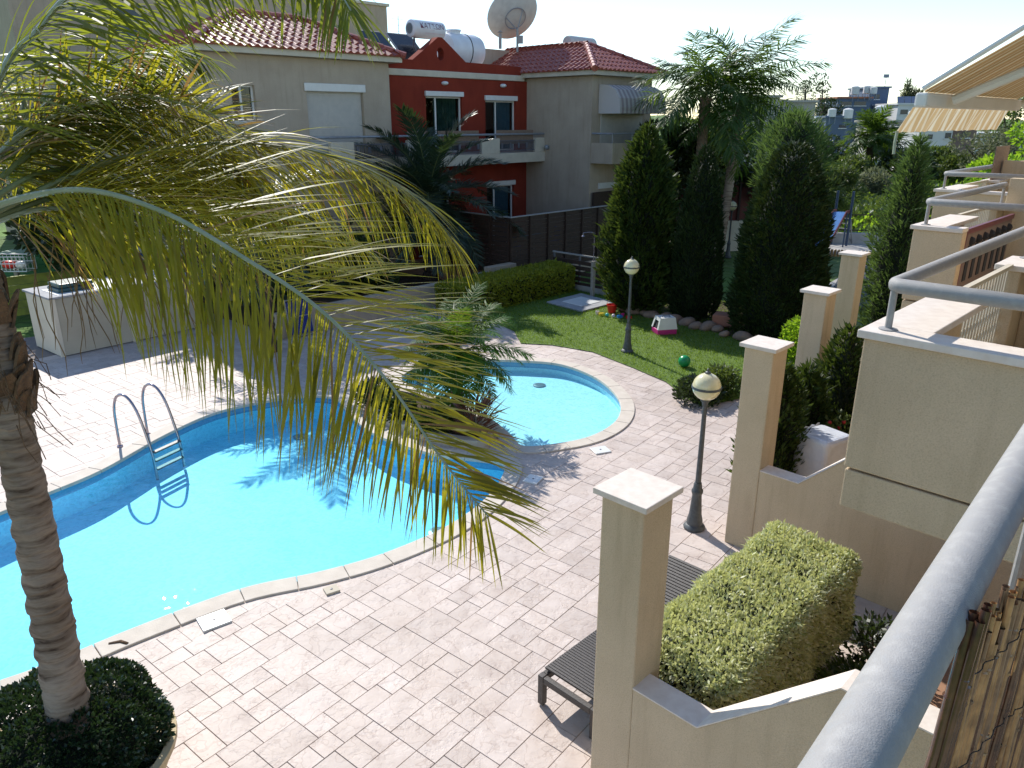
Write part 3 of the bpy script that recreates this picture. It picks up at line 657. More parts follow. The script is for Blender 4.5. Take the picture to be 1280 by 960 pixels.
# ------------------------------------------------------------------ neighbours' balconies, stepping away along the row
def balcony(s0,t1,length,label,depth=1.55,screen=None,dz=0,z0=2.6,sd=None):
    """front corner (s0,t1); front runs along +s, side along -t"""
    zc=3.70+dz; zr=3.95+dz; sd=sd or depth
    root=thing('balcony',W(s0+1,t1-.7,z0),label,'balcony','balconies stepping along the row')
    b=MB()
    b.box(s0,s0+.16,t1-sd,t1,z0+.26,zc-.045)                        # side parapet
    b.box(s0+.16,s0+1.35,t1-.16,t1,z0+.26,zc-.045)                     # front pieces
    b.box(s0+2.85,s0+length,t1-.16,t1,z0+.26,zc-.045)
    b.box(s0+1.35,s0+2.85,t1-.16,t1,z0+.26,z0+.40)
    b.box(s0+length-.16,s0+length,t1-depth,t1-.16,z0+.26,zc+.35)
    b.build('parapet','render_ochre',root,bevel=.01)
    b=MB(); b.box(s0+.008,s0+length-.008,t1-depth,t1-.008,z0,z0+.245); b.build('slab','render_ochre',root,bevel=.008)
    for bb in ((s0-.03,s0+.19,t1-sd,t1+.03),(s0+.19,s0+1.38,t1-.30,t1+.03),(s0+2.82,s0+length+.03,t1-.30,t1+.03)): b=MB(); b.box(*bb,zc-.045,zc); b.build('coping','cap_stone',root,bevel=.006)
    b=MB(); b.tube([W(s0+length,t1-.08,zr)]+[W(s0+.13,t1-.08,zr),W(s0+.10,t1-.09,zr),W(s0+.08,t1-.12,zr)]+[W(s0+.08,t1-depth,zr)],.040,18); b.build('handrail','galv',root,smooth=True)
    b=MB()
    for s_ in (s0+.09,s0+3.3):
        b=MB(); b.tube([W(s_,t1-.09,zc),W(s_,t1-.09,zr)],.019,10); b.lathe([(.05,0),(.05,.006),(.02,.012)],W(s_,t1-.09,zc),14); b.build('rail_post','galv',root,smooth=2)
    b=MB(); b.tube([W(s0+.08,t1-depth+.12,zc),W(s0+.08,t1-depth+.12,zr)],.019,10); b.build('rail_post','galv',root,smooth=2)
    p=MB(); p.box(s0+1.37,s0+2.83,t1-.10,t1-.06,zc-.02,zc+.01); p.box(s0+1.37,s0+2.83,t1-.10,t1-.06,z0+.42,z0+.45)
    for q in np.arange(s0+1.42,s0+2.82,.085): p.tube([W(q,t1-.08,z0+.43),W(q,t1-.08,zc-.01)],.008,6)
    sn=p
    for i in range(17):
        for j in range(5):
            sn.obox(W(s0+1.43+i*.085+.042*(j%2),t1-.066,z0+.48+j*.065),E1*.017,N1v*.003,UP*.021)
    p.build('baluster_panel','trim_beige',root)
    if screen:
        q=MB(); q.box(s0+2.9,s0+3.9,t1-.12,t1-.10,zc,zc+.62); q.build('privacy_mat','screen_brown',root)
    return root
balcony(4.28,1.44,3.35,'nearest beige balcony with pipe rail and pale coping, right of the hedge')
balcony(9.22,2.76,3.35,'second beige balcony beyond the nearest one, with a red edged panel below its rail',screen=None,sd=.5)
balcony(14.45,4.08,3.6,'farthest beige balcony, with brown matting tied to its rail',screen=True)
# house bodies behind the balconies
def house(s0,s1,tf,label):
    root=thing('terraced_house',W((s0+s1)/2,tf-4),label,'house','beige houses of the row')
    ops=[(s0+1.0,s0+3.2,.05,2.2),(s0+1.0,s0+3.2,2.9,5.0)]
    b=MB(); wall_grid(b,s0,s1,0,6.2,tf-.25,tf,ops); b.box(s0,s1,tf-8,tf-.252,0,6.2); b.build('wall','render_ochre',root)
    b=MB(); b.box(s0-.05,s1+.05,tf-8.1,tf+.12,6.2,6.36); b.build('roof','cap_stone',root)
    for o in ops: window(root,o[0],o[1],o[2],o[3],tf-.12,d_=-1)
def wall_grid(b,s0,s1,z0,z1,ta,tb,ops):
    S=sorted({s0,s1}|{o[0] for o in ops}|{o[1] for o in ops}); Z=sorted({z0,z1}|{o[2] for o in ops}|{o[3] for o in ops})
    for a,c in zip(S[:-1],S[1:]):
        run=None
        for e_,f in zip(Z[:-1],Z[1:]):
            hole=any(o[0]<(a+c)/2<o[1] and o[2]<(e_+f)/2<o[3] for o in ops)
            if hole:
                if run is not None: b.box(a,c,ta,tb,run,e_); run=None
            elif run is None: run=e_
        if run is not None: b.box(a,c,ta,tb,run,Z[-1])
def window(root,s0,s1,z0,z1,t,curtain='curtain_blue',box=None,split=.5,cw=(.5,.98),name='window',d_=1):
    f=MB(); w_=.05
    f.box(s0,s0+w_,t-.03,t+.03,z0,z1); f.box(s1-w_,s1,t-.03,t+.03,z0,z1); f.box(s0+w_,s1-w_,t-.03,t+.03,z1-w_,z1); f.box(s0+w_,s1-w_,t-.03,t+.03,z0,z0+w_)
    m=s0+(s1-s0)*split; f.box(m-.03,m+.03,t-.028,t+.032,z0+w_,z1-w_)
    fr=f.build(name,'white_frame',root)
    g=MB(); g.box(s0+w_,m-.03,t-.012,t-.006,z0+w_,z1-w_); g.box(m+.03,s1-w_,t+.006,t+.012,z0+w_,z1-w_); g.build('pane','glass',fr)
    d=MB(); ta,tb_=sorted((t+.04*d_,t+.88*d_)); d.box(s0,s1,*sorted((t+.88*d_,t+.9*d_)),z0,z1); d.box(s0-.02,s0,ta,tb_,z0,z1); d.box(s1,s1+.02,ta,tb_,z0,z1); d.box(s0,s1,ta,tb_,z0-.02,z0); d.build('room','dark_room',fr)
    if curtain:
        c=MB(); a0=s0+(s1-s0)*cw[0]; a1=s0+(s1-s0)*cw[1]; n=40
        vs=[W(a0+(a1-a0)*i/n,t+.14*d_+.03*math.sin(i*1.3),z) for z in(z0+.04,z1-.04) for i in range(n+1)]
        c.add(vs,[(i,i+1,n+2+i,n+1+i) for i in range(n)]); c.build('curtain',curtain,fr)
    if box:
        q=MB(); q.box(s0-.04,s1+.04,*sorted((t-.20*d_,t)),z1+.002,z1+box); q.build('shutter_box','white_frame',fr,bevel=.015)
house(4.4,8.9,-.15,'nearest beige house of the row, behind the striped awning')
house(9.4,14.2,1.17,'second beige house of the row, behind the second balcony')
house(14.6,19.4,2.4,'farthest beige house of the row, behind the balcony with brown matting')

# red-edged panel with dark patterned cloth on the second balcony side
b=thing('wall_hanging',W(10.4,2.28,2.9),'dark patterned panel with a red edge hung inside the second balcony','hanging panel')
m=MB(); m.box(9.42,11.4,2.27,2.285,2.9,3.62); m.build('cloth','far_brown',b)
m=MB(); m.box(9.38,11.42,2.26,2.295,3.622,3.68); m.box(9.38,9.418,2.26,2.295,2.9,3.62); m.build('red_edge','slide_red',b)
m=MB()
for k in range(7): m.obox(W(9.62+k*.27,2.265,3.28),E1*.06,N1v*.003,UP*.2); m.ball(W(9.62+k*.27,2.265,3.53),.05,8,0,(1,1,1))
m.build('dark_figure','dark_room',b)

# awning
ar=thing('awning',W(5.43,.4,4.9),'striped yellow awning with a hanging valance and white arms, top right','awning')
f0,f1=4.46,6.40; tf,zf=1.40,4.90; tb,zb=-.13,5.93
b=MB(); n=12
def cl_(s_,k): f=k/n; return W(s_,tf+(tb-tf)*f,zf+.036+(zb-zf-.036)*f-.03*math.sin(math.pi*f))
vs=[cl_(s_,k) for s_ in (f0,f1) for k in range(n+1)]; b.add(vs,[(k,k+1,n+2+k,n+1+k) for k in range(n)])
vs2=[v+UP*.006 for v in vs]; b.add(vs2,[(k,n+1+k,n+2+k,k+1) for k in range(n)])
b.build('canopy','awning_cloth',ar)
b=MB(); b.box(f0-.03,f1+.03,tf-.03,tf+.03,zf-.038,zf+.034); b.build('front_bar','white_frame',ar,bevel=.012)
b=MB()
for fs_ in (f0+.30,f1-.12):
    p0=W(fs_,tf-.06,zf+.0); p1=W(fs_+.10,.55,zf+.36); p2=W(fs_+.02,tb,zb-.22)
    b=MB(); b.tube([p0,p1],.026,8); b.tube([p1,p2],.03,8); b.build('arm','white_frame',ar,smooth=2)
b=MB(); b.tube([W(f0-.02,tf,zf+.055),W(f0-.02,tb,zb+.02)],.014,8); b.build('side_edge','plastic_white',ar)
b=MB(); nx=56; nz=5; vs=[]
for j in range(nz+1):
    for i in range(nx+1):
        s_=f0-.02+(f1-f0+.02)*i/nx; f=j/nz
        sc_=.0025*math.cos(i*2*math.pi/4)*(1 if j==nz else 0)
        vs.append(W(s_-.045*f,tf+.033+.05*f+.012*math.sin(i*.55)*f+.006*math.sin(i*1.7),zf-.036-.125*f+sc_))
b.add(vs,[(j*(nx+1)+i,j*(nx+1)+i+1,(j+1)*(nx+1)+i+1,(j+1)*(nx+1)+i) for j in range(nz) for i in range(nx)]); b.build('valance','awning_cloth',ar,smooth=True)
b=MB(); b.tube([W(f0-.04,tf+.085,zf-.155),W(f0-.05,tf+.085,zf-.21),W(f0-.055,tf+.08,zf-.27)],.008,6); b.build('pull_cord','rachis_pale',ar)

# ------------------------------------------------------------------ palms
def frond_mesh(b,rach,nl,Lf,Wd,r0,r1,start=.12,segs=5,droop=.10,fwd=.55,ups=(-.5,.7),side=1.,rmi=0,lmi=1,rs=None,dryp=0.,dmi=2,spread=.25):
    """a pinnate leaf: a tapering midrib with rows of drooping leaflets on both sides"""
    rs=rs or rnd
    P=catmull(rach,False,8) if len(rach)<14 else [V(p) for p in rach]
    k=len(P); b.tube(P,[r0+(r1-r0)*(i/(k-1))**.8 for i in range(k)],7,rmi)
    cum=[0.]
    for i in range(1,k): cum.append(cum[-1]+(P[i]-P[i-1]).length)
    Lt=cum[-1]
    def at_(u):
        d=u*Lt; i=1
        while i<k-1 and cum[i]<d: i+=1
        f=(d-cum[i-1])/max(cum[i]-cum[i-1],1e-6); return P[i-1].lerp(P[i],f),(P[i]-P[i-1]).normalized()
    for sgn in (-1,1):
        for q in range(nl):
            u=start+(1-start)*(q+rs.random()*.9)/nl; p,T=at_(min(u,.999))
            S=T.cross(UP); S=S.normalized() if S.length>1e-3 else V((1,0,0)); ups_=ups[0 if sgn<0 else 1] if hasattr(ups[0],'__len__') else ups; side_=side[0 if sgn<0 else 1] if hasattr(side,'__len__') else side
            Un=S.cross(T).normalized()
            L=Lf(u)*rs.uniform(.82,1.12)
            if L<.03: continue
            up=rs.uniform(*ups_); fw=fwd*(1+.9*max(0,u-.75)/.25)+rs.uniform(-.15,.15)
            d=(S*sgn*side_+T*fw+Un*up+V((rs.uniform(-1,1),rs.uniform(-1,1),rs.uniform(-1,1)))*spread).normalized()
            wv=d.cross(Un+S*rs.uniform(-.5,.5)); wv=wv.normalized() if wv.length>1e-3 else T
            wd=Wd*rs.uniform(.8,1.15); vs=[]; pos=p+d*r0*.3
            for j in range(segs+1):
                f=j/segs; ww=wd*(.45+1.2*f if f<.4 else .93*(1-((f-.4)/.6)**1.6))*.5+.0006
                vs+=[pos-wv*ww,pos+wv*ww]
                d=(d+V((0,0,-1))*droop*(1+f*.7)*5/segs).normalized(); pos=pos+d*(L/segs)
                wv=(wv-d*wv.dot(d)).normalized()
            mi_=dmi if rs.random()<dryp else lmi
            b.add(vs,[(2*j,2*j+1,2*j+3,2*j+2) for j in range(segs)],mi_)
def arch(L,el,az,curl,n=9,o=V((0,0,0))):
    """midrib leaving the crown at elevation el, curling over by the angle curl"""
    p=V(o); out=[p.copy()]
    for i in range(n):
        a=el-curl*((i+.5)/n)**1.3; p=p+V((math.cos(a)*math.cos(az),math.cos(a)*math.sin(az),math.sin(a)))*(L/n); out.append(p.copy())
    return out
# the near queen palm, whose crown hangs over the left of the view
np_=thing('queen_palm',(-3.12,4.28,.5),'near tall palm with ringed grey trunk growing from the round planter','palm tree')
tp=[(-3.06,4.18,.5),(-3.085,4.2,.9),(-3.15,4.34,1.6),(-3.18,4.42,2.3),(-3.20,4.47,2.9),(-3.24,4.53,3.3),(-3.28,4.56,3.7),(-3.33,4.58,4.15)]
path=catmull(tp,False,44); k=len(path); rad=[]
for i,p in enumerate(path):
    f=i/(k-1); r=.142-.026*min(f/.5,1)+.035*max(0,(f-.60)/.4)
    ring=(f*31+.35*math.sin(f*17))%1
    r*=1+.055*(1-ring)**2-.03*(ring>.85)
    rad.append(r*(1+rnd.uniform(-.012,.012)))
b=MB(); b.tube(path,rad,22,0)
b.v=[(x+.006*math.sin(z*31+y*40),y+.006*math.sin(z*37+x*45),z+.012*math.sin(math.atan2(y-4.4,x+3.2)*3+z*2)) for x,y,z in b.v]
b.build('trunk','trunk_palm',np_,smooth=2)
b=MB()
for q in range(26):                                                # old leaf bases and fibre under the crown
    a=rnd.uniform(0,6.28); z=rnd.uniform(2.95,3.75); c=V((-3.22-.09*(z-3),4.5+.1*(z-3.1),z)); dd=V((math.cos(a),math.sin(a),0)); w_=V((-dd.y,dd.x,0))
    L=rnd.uniform(.10,.24); o=c+dd*.125; t=(UP*rnd.uniform(.5,1)+dd*rnd.uniform(.1,.3)).normalized()
    b.prism([o-w_*.07,o+w_*.07,o+w_*.05+t*L*.6,o+w_*.02+t*L,o-w_*.025+t*L*.9,o-w_*.05+t*L*.7],dd*.02)
for q in range(46):
    a=rnd.uniform(0,6.28); z=rnd.uniform(2.95,3.5); c=V((-3.22,4.5,z))+V((math.cos(a),math.sin(a),0))*.15; pp=[c]
    for j in range(3): pp.append(pp[-1]+V((math.cos(a)*.05+rnd.uniform(-.04,.04),math.sin(a)*.05+rnd.uniform(-.04,.04),rnd.uniform(-.14,-.01))))
    b.tube(pp,.003,4)
b.build('fibre','husk',np_)
NM=['rachis_pale','leaf_near','leaf_dry']
def nfrond(pts,nl,Lf,Wd=.026,droop=.10,ups=(-.5,.7),dry=.05,fwd=.6,mats=NM,r0=.024,segs=7,start=.16,spread=.2,seed=1,side=1.):
    b=MB(); frond_mesh(b,[V(p) for p in pts],nl,Lf,Wd,r0,.004,start,segs,droop,fwd,ups,side,0,1,random.Random(seed),dry,2,spread)
    return b.build('frond',mats,np_,smooth=False)
lenq=lambda L:(lambda u:L*(.55+.45*min(1,u/.25))*(1 if u<.5 else 1-.66*((u-.5)/.5)**1.3))
HANG=((.0,.95),(-1.5,-.5))
nfrond([(-3.34,4.57,4.15),(-3.02,4.55,4.33),(-2.49,4.48,4.42),(-1.99,4.34,4.32),(-1.5,4.15,4.1),(-1.03,3.95,3.84),(-.67,3.74,3.53),(-.37,3.51,3.18),(-.12,3.34,2.93)],200,lenq(1.0),.0165,.045,HANG,.04,seed=3,start=.17,side=(.8,.5),spread=.13,fwd=.75)
nfrond([(-3.34,4.59,4.2),(-2.99,4.75,5.04),(-2.75,4.78,5.28),(-2.5,4.8,5.50),(-2.05,4.8,5.74),(-1.48,4.73,5.80),(-1.06,4.53,5.62),(-.84,4.35,5.34)],170,lenq(.85),.019,.075,((-.8,.2),(-1.2,0)),.02,mats=['rachis_pale','leaf_top','leaf_dry'],seed=5,spread=.14,side=.6)
nfrond([(-3.42,4.68,4.15),(-2.75,4.98,4.49),(-2.34,5.23,4.61),(-1.77,5.46,4.65),(-1.2,5.63,4.53),(-.72,5.64,4.28),(-.40,5.6,3.92)],210,lenq(.98),.018,.085,((-1.1,.1),(-1.2,.25)),.03,mats=['rachis_green','leaf_near','leaf_dry'],seed=8,side=.5,spread=.18,fwd=.85)
nfrond([(-3.42,4.69,4.2),(-3.16,5.05,4.71),(-2.81,5.39,5.08),(-2.42,5.62,5.26),(-2.1,5.72,5.2)],140,lenq(.62),.020,.08,((-1.0,.2),(-1.2,.1)),.05,mats=['rachis_green','leaf_top','leaf_dry'],seed=11,side=.6,spread=.15)
nfrond([(-3.42,4.69,4.2),(-3.38,5.12,4.61),(-3.2,5.56,4.96),(-2.86,5.94,5.13),(-2.52,6.23,5.03),(-2.23,6.32,4.68)],180,lenq(.82),.017,.08,((-1.2,.2),(-1.2,.2)),.10,seed=14,side=.6)
nfrond([(-3.42,4.6,4.2),(-3.7,5.2,4.65),(-3.85,5.8,4.75),(-3.85,6.5,4.5),(-3.7,7.0,3.95)],110,lenq(.80),.019,.08,((-1.2,.2),(-1.2,.2)),.12,seed=17,side=.6)
nfrond([(-3.36,4.6,4.2),(-3.2,4.95,4.62),(-2.9,5.2,4.85),(-2.5,5.35,4.95),(-2.05,5.4,4.85),(-1.72,5.4,4.62)],120,lenq(.72),.02,.035,(-.1,1.0),.35,seed=21)
nfrond([(-3.4,4.64,4.15),(-2.9,5.15,4.35),(-2.3,5.6,4.35),(-1.7,5.95,4.15),(-1.15,6.15,3.8)],170,lenq(.85),.017,.085,((-1.1,.2),(-1.2,.2)),.06,mats=['rachis_green','leaf_near','leaf_dry'],seed=27,side=.5,spread=.18,fwd=.8)
nfrond([(-3.4, 4.64, 4.2), (-3.09, 4.89, 4.54), (-2.87, 5.3, 4.8), (-2.53, 5.64, 4.88), (-2.16, 5.8, 4.72), (-1.9, 5.78, 4.35)],190,lenq(.85),.018,.085,((-1.1,.4),(-1.2,.3)),.08,mats=['rachis_green','leaf_near','leaf_dry'],seed=41,side=.55,spread=.2,fwd=.8)
nfrond([(-3.4, 4.64, 4.15), (-3.04, 4.86, 4.45), (-2.82, 5.41, 4.51), (-2.38, 5.83, 4.49), (-1.88, 6.07, 4.27), (-1.46, 6.02, 3.84)],190,lenq(.9),.018,.085,((-1.2,.2),(-1.2,.2)),.06,mats=['rachis_green','leaf_near','leaf_dry'],seed=43,side=.5,spread=.18,fwd=.8)
nfrond([(-3.4,4.62,4.1),(-3.1,4.95,4.25),(-2.7,5.25,4.2),(-2.25,5.5,4.0),(-1.9,5.65,3.7)],110,lenq(.8),.019,.05,((-1.3,.1),(-1.3,.1)),.12,seed=23,side=.5,fwd=.5)
for i,(az,el,cu,L) in enumerate(((2.5,.7,1.5,3.2),(3.3,.9,1.7,3.2),(4.1,.6,1.5,3.0),(4.75,1.0,1.2,2.6),(2.0,.95,1.6,3.2),(3.7,.3,1.2,2.8))):
    nfrond(arch(L,el,az,cu,8,V((-3.36,4.58,4.15))),60,lenq(.75),.026,.12,(-.5,.5),.06,seed=30+i)
b=MB()                                                             # dried hanging flower strands
for q in range(34):
    p=V((rnd.uniform(-3.0,-1.9),4.5+rnd.uniform(-.1,.3),rnd.uniform(3.9,4.2))); pp=[p]
    d=V((rnd.uniform(-.2,.3),rnd.uniform(-.2,.2),-1))
    for j in range(5): d=(d+V((rnd.uniform(-.3,.3),rnd.uniform(-.3,.3),-.25))).normalized(); pp.append(pp[-1]+d*rnd.uniform(.08,.16))
    b.tube(pp,[.003]*5+[.0012],4)
b.build('flower_strand','leaf_dry',np_)
# its planter: pot and a skirt of dense little-leaved shrub
pr=thing('round_planter',(-3.16,4.22,0),'round ochre pot under the near palm, mostly hidden by shrub','planter')
b=MB(); b.lathe([(.42,0),(.50,.02),(.60,.25),(.675,.44),(.70,.47),(.70,.52),(.65,.53),(.62,.45),(.3,.44)],(-3.16,4.22,0),40); b.build('pot','pot',pr,smooth=2)
b=MB(); b.lathe([(.57,.44),(.3,.47),(.02,.48)],(-3.16,4.22,0),24); b.build('soil','soil',pr)
bx=thing('planter_shrub',(-3.16,4.22,.48),'dense dark green little-leaved shrub skirting the foot of the near palm','shrub')
n=15000; a=rng.uniform(0,2*math.pi,n); cz=rng.uniform(-.30,1,n); sr=np.sqrt(1-np.clip(cz,-1,1)**2)
D=np.stack([sr*np.cos(a),sr*np.sin(a),cz],1); bump=1+.05*np.sin(a*5+cz*4)+.05*np.sin(a*11-cz*7)-rng.exponential(.035,n)
rr=.66; P=np.stack([-3.23+D[:,0]*rr*bump*(1+.05*np.cos(a)),4.24+D[:,1]*rr*bump,.60+np.sign(D[:,2])*np.abs(D[:,2])**.75*.36*bump],1)
leaves('foliage',P,D+np.array((0,0,.3)),.042,.026,'leaf_box',bx,.7)
b=MB(); b.ball((-3.16,4.24,.55),.55,16,0,(1,1,.5))
for q in range(8): b.tube([V((-3.16,4.24,.48)),V((-3.16+.5*math.cos(q*.78),4.24+.5*math.sin(q*.78),.75))],.012,5)
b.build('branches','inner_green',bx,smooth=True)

def palm(name,loc,h,r,label,leaf,trunkm,nf,L,els,lf,wd,nl,curl=(1.1,1.7),droop=.08,ups=(-.3,.6),rachis='rachis_green',group=None,seed=1,segs=3,lean=(0,0),fwd=.6,skirt=True,variants=3,r0=.022):
    rs=random.Random(seed); loc=V(loc); root=thing(name,loc,label,'palm tree',group); top=loc+V((lean[0],lean[1],h))
    pa=[loc.lerp(top,f)+V((lean[0]*.15*math.sin(f*3.1),0,0)) for f in np.linspace(0,1,int(14+h*10))]
    b=MB(); b.tube(pa,[r*(1.25-.3*min(1,i/5) + (.10 if i%2 else -.05)+.25*max(0,(i/len(pa)-.8)/.2)) for i in range(len(pa))],12)
    b.build('trunk',trunkm,root,smooth=2)
    protos=[]
    for i in range(nf):
        az=i*2.39996+rs.uniform(-.25,.25); el=els[0]+(els[1]-els[0])*(i/(nf-1))+rs.uniform(-.12,.12)
        if i<variants:
            b=MB(); f0=0
            frond_mesh(b,arch(L,0,0,rs.uniform(*curl)*.75,9,root.location),nl,lf,wd,r0,.004,.14,segs,droop,fwd,ups,1.,0,1,random.Random(seed*10+i),0.,1,.2)
            o=b.build('frond',[rachis,leaf],root); protos.append(o)
        else:
            o=protos[i%variants].copy(); COL.objects.link(o); o.parent=root
        o.location=top-loc+UP*rs.uniform(-.05,.08); s_=rs.uniform(.85,1.1); o.scale=(s_,s_,s_)
        o.rotation_euler=(rs.uniform(-.25,.25),-el,az)
    return root
lp=lambda L:(lambda u:L*(.6+.4*min(1,u/.3))*(1 if u<.65 else 1-.5*((u-.65)/.35)**1.5))
palm('pygmy_date_palm',(-.92,12.0,.09),1.12,.105,'short date palm with dark trunk on the pool island','leaf_pygmy','trunk_dark',46,1.18,(-.6,1.25),lp(.30),.020,62,(1.0,1.6),.08,(-.25,.45),seed=4,segs=4,r0=.012)
palm('date_palm',W(15.2,18.5),2.5,.24,'large dark arching date palm in front of the red house front','leaf_date','trunk_dark',38,3.0,(-.5,1.35),lp(.58),.045,80,(1.0,1.7),.05,(.1,.7),seed=6,segs=3,rachis='rachis_green',fwd=.8)
palm('date_palm',(-5.3,15.9,0),2.6,.14,'slender date palm on the paving beyond the far pool edge','leaf_date','trunk_dark',26,1.9,(-.5,1.3),lp(.45),.028,46,(1.0,1.6),.08,(-.1,.6),seed=9)
palm('date_palm',W(8.9,20.6),2.6,.2,'glossy dark palm in front of the beige house wing at left','leaf_date','trunk_dark',26,2.3,(-.3,1.4),lp(.50),.04,46,(.8,1.5),.05,(0,.7),seed=12)
palm('queen_palm',(6.3,26.4,0),5.5,.17,'left palm of the tall pair behind the dark conifers, with shaggy brown trunk','leaf_queen','trunk_tan',22,2.6,(-.45,1.4),lp(.8),.048,50,(1.0,1.9),.15,(-.7,.8),seed=15,fwd=.5,lean=(.05,0))
palm('queen_palm',(7.35,26.9,0),5.3,.16,'right palm of the tall pair behind the dark conifers, with smooth grey trunk','leaf_queen','trunk_palm',22,3.0,(-.35,1.4),lp(.8),.048,54,(1.0,1.9),.15,(-.7,.8),seed=18,fwd=.5,lean=(.25,0))

# ------------------------------------------------------------------ conifers
def cone(name,loc,h,prof,n,L,Wd,m,label,cat='conifer',up=.9,jit=.35,rough=.10,core='leaf_dark',base=.1,group=None,out=1.,depth=.06):
    loc=V(loc); root=thing(name,loc,label,cat,group)
    zs=np.array([p[0] for p in prof]); rs_=np.array([p[1] for p in prof])
    # area-weighted heights
    zz=rng.uniform(0,1,n*3); rr=np.interp(zz,zs,rs_); keep=rng.uniform(0,rs_.max(),n*3)<rr+.06; zz=zz[keep][:n]; rr=rr[keep][:n]; n=len(zz)
    a=rng.uniform(0,2*math.pi,n); ph=rng.uniform(0,6,6)
    lump=1+rough*np.sin(a*4+zz*13+ph[0])+rough*.8*np.sin(a*7-zz*22+ph[1])+rough*.6*np.sin(a*13+zz*41+ph[2])
    q=rr*lump*(1-rng.exponential(depth,n).clip(0,.6))
    P=np.stack([loc.x+q*np.cos(a),loc.y+q*np.sin(a),loc.z+base+zz*(h-base)],1)
    D=np.stack([np.cos(a)*out,np.sin(a)*out,np.full(n,up)],1)
    L=np.where(rng.uniform(0,1,n)<.07,L*1.9,L); leaves('foliage',P,D,L,Wd,m,root,jit)
    b=MB(); b.tube([loc,loc+UP*h*.5,loc+UP*h*.93],[.09+.02*h,.05,.012],8); b.build('trunk','bark',root)
    b=MB(); k=14
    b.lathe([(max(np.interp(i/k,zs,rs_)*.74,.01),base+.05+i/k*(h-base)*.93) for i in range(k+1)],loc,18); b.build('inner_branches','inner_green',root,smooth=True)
    return root
cone('thuja',(3.35,19.6,0),4.65,[(0,.5),(.08,.82),(.3,.88),(.6,.72),(.8,.45),(.93,.2),(1,.03)],15000,.17,.06,'leaf_thuja','bushy bright green thuja at the left of the conifer group by the lawn',rough=.17,depth=.1)
cone('cypress',(4.62,18.75,0),4.2,[(0,.48),(.1,.60),(.35,.57),(.6,.46),(.8,.31),(.93,.17),(1,.02)],17000,.10,.035,'leaf_cypress','narrow very dark pointed cypress in the middle of the conifer group',rough=.04,up=1.2,depth=.03)
cone('clipped_cypress',(6.2,17.25,0),4.3,[(0,.92),(.12,1.02),(.35,.97),(.6,.84),(.8,.63),(.92,.44),(1,.16)],24000,.12,.04,'leaf_cone','broad dark cone shaped cypress beside the thin columns',rough=.05,up=.8,depth=.05)
cone('casuarina',(7.5,21.0,0),4.95,[(0,.2),(.3,.6),(.6,.75),(.75,.8),(.9,.55),(1,.1)],9000,.24,.03,'leaf_feather','pale feathery tree top showing above the broad dark cone','tree',rough=.25,depth=.35,jit=.5,base=1.6)
cone('feathery_conifer',(8.75,17.0,0),4.45,[(0,.4),(.15,.6),(.4,.58),(.65,.42),(.85,.22),(1,.03)],9000,.20,.03,'leaf_feather','soft feathery conifer behind the thinnest column and the balconies',rough=.2,depth=.3,jit=.5)
for i,(x,y,h,r,lab) in enumerate(((3.35,8.85,1.95,.36,'bright green thuja right behind the nearest beige wall column with the lamp'),(3.95,9.5,1.7,.34,'dark rounded thuja beside the white wrapped furniture'),(4.65,10.0,2.1,.40,'tall thuja just left of the nearest balcony corner'),)):
    cone('garden_thuja',(x,y,0),h,[(0,r*.8),(.3,r),(.6,r*.85),(.85,r*.5),(1,.04)],5000,.10,.035,'leaf_thuja',lab,rough=.2,up=1.2,depth=.1,group='small thujas in the patio gardens')
clump('rose_bush',(4.35,9.15,0),.4,1.15,900,'leaf_mid','loose green rose bush with small red flowers by the nearest balcony','rose bush',.07,.045)
ro=[x for x in COL.objects if x.get('label','').startswith('loose green rose')][0]
for q in range(9): m=MB(); m.ball((4.35+rnd.uniform(-.3,.3),9.1+rnd.uniform(-.3,.3),rnd.uniform(.8,1.2)),.028,8); m.build('flower','flower_red',ro,smooth=True)
clump('shrub',(3.35,12.75,0),.42,.42,1500,'leaf_dark','dark low shrub at the corner where the lawn meets the paving','shrub',.08,.045)
clump('shrub',(3.85,13.1,0),.38,.5,1400,'leaf_mid','green low shrub left of the near lamp column at the lawn edge','shrub',.08,.045)
clump('shrub',(6.0,14.9,0),.5,.95,2000,'leaf_bright','bright green rounded shrub between the broad cone and the columns','shrub',.09,.05)
clump('shrub',(6.9,15.9,0),.5,.6,1500,'leaf_dark','dark small shrub under the right side of the broad cone','shrub',.09,.05)

# white wrapped furniture behind the column wall
b=MB(); c=V((3.88,8.62,0)); nx,ny=14,10; vs=[]
ux=V((.85,.53,0)); 
for j in range(ny+1):
    for i in range(nx+1):
        f=j/ny; x=(i/nx-.5); d=.05*math.sin(i*1.3+j*.7)*f
        vs.append(c+ux*(x*.56)+V((.53,-.85,0))*(-.28+d+.12*math.sin(x*6)*f-.10*f)+UP*(1.12-1.05*f+.015*math.sin(i*2)))
b.add(vs,[(j*(nx+1)+i,j*(nx+1)+i+1,(j+1)*(nx+1)+i+1,(j+1)*(nx+1)+i) for j in range(ny) for i in range(nx)])
wr=thing('covered_furniture',c,'furniture wrapped in glossy white sheet behind the lamp column wall','covered furniture')
b2=MB(); b2.obox(c+UP*.57,ux*.26,V((.53,-.85,0))*.24,UP*.57); b2.build('wrapped_bulk','tarp',wr,bevel=.06,seg=3); b.build('sheet','tarp',wr,smooth=True)

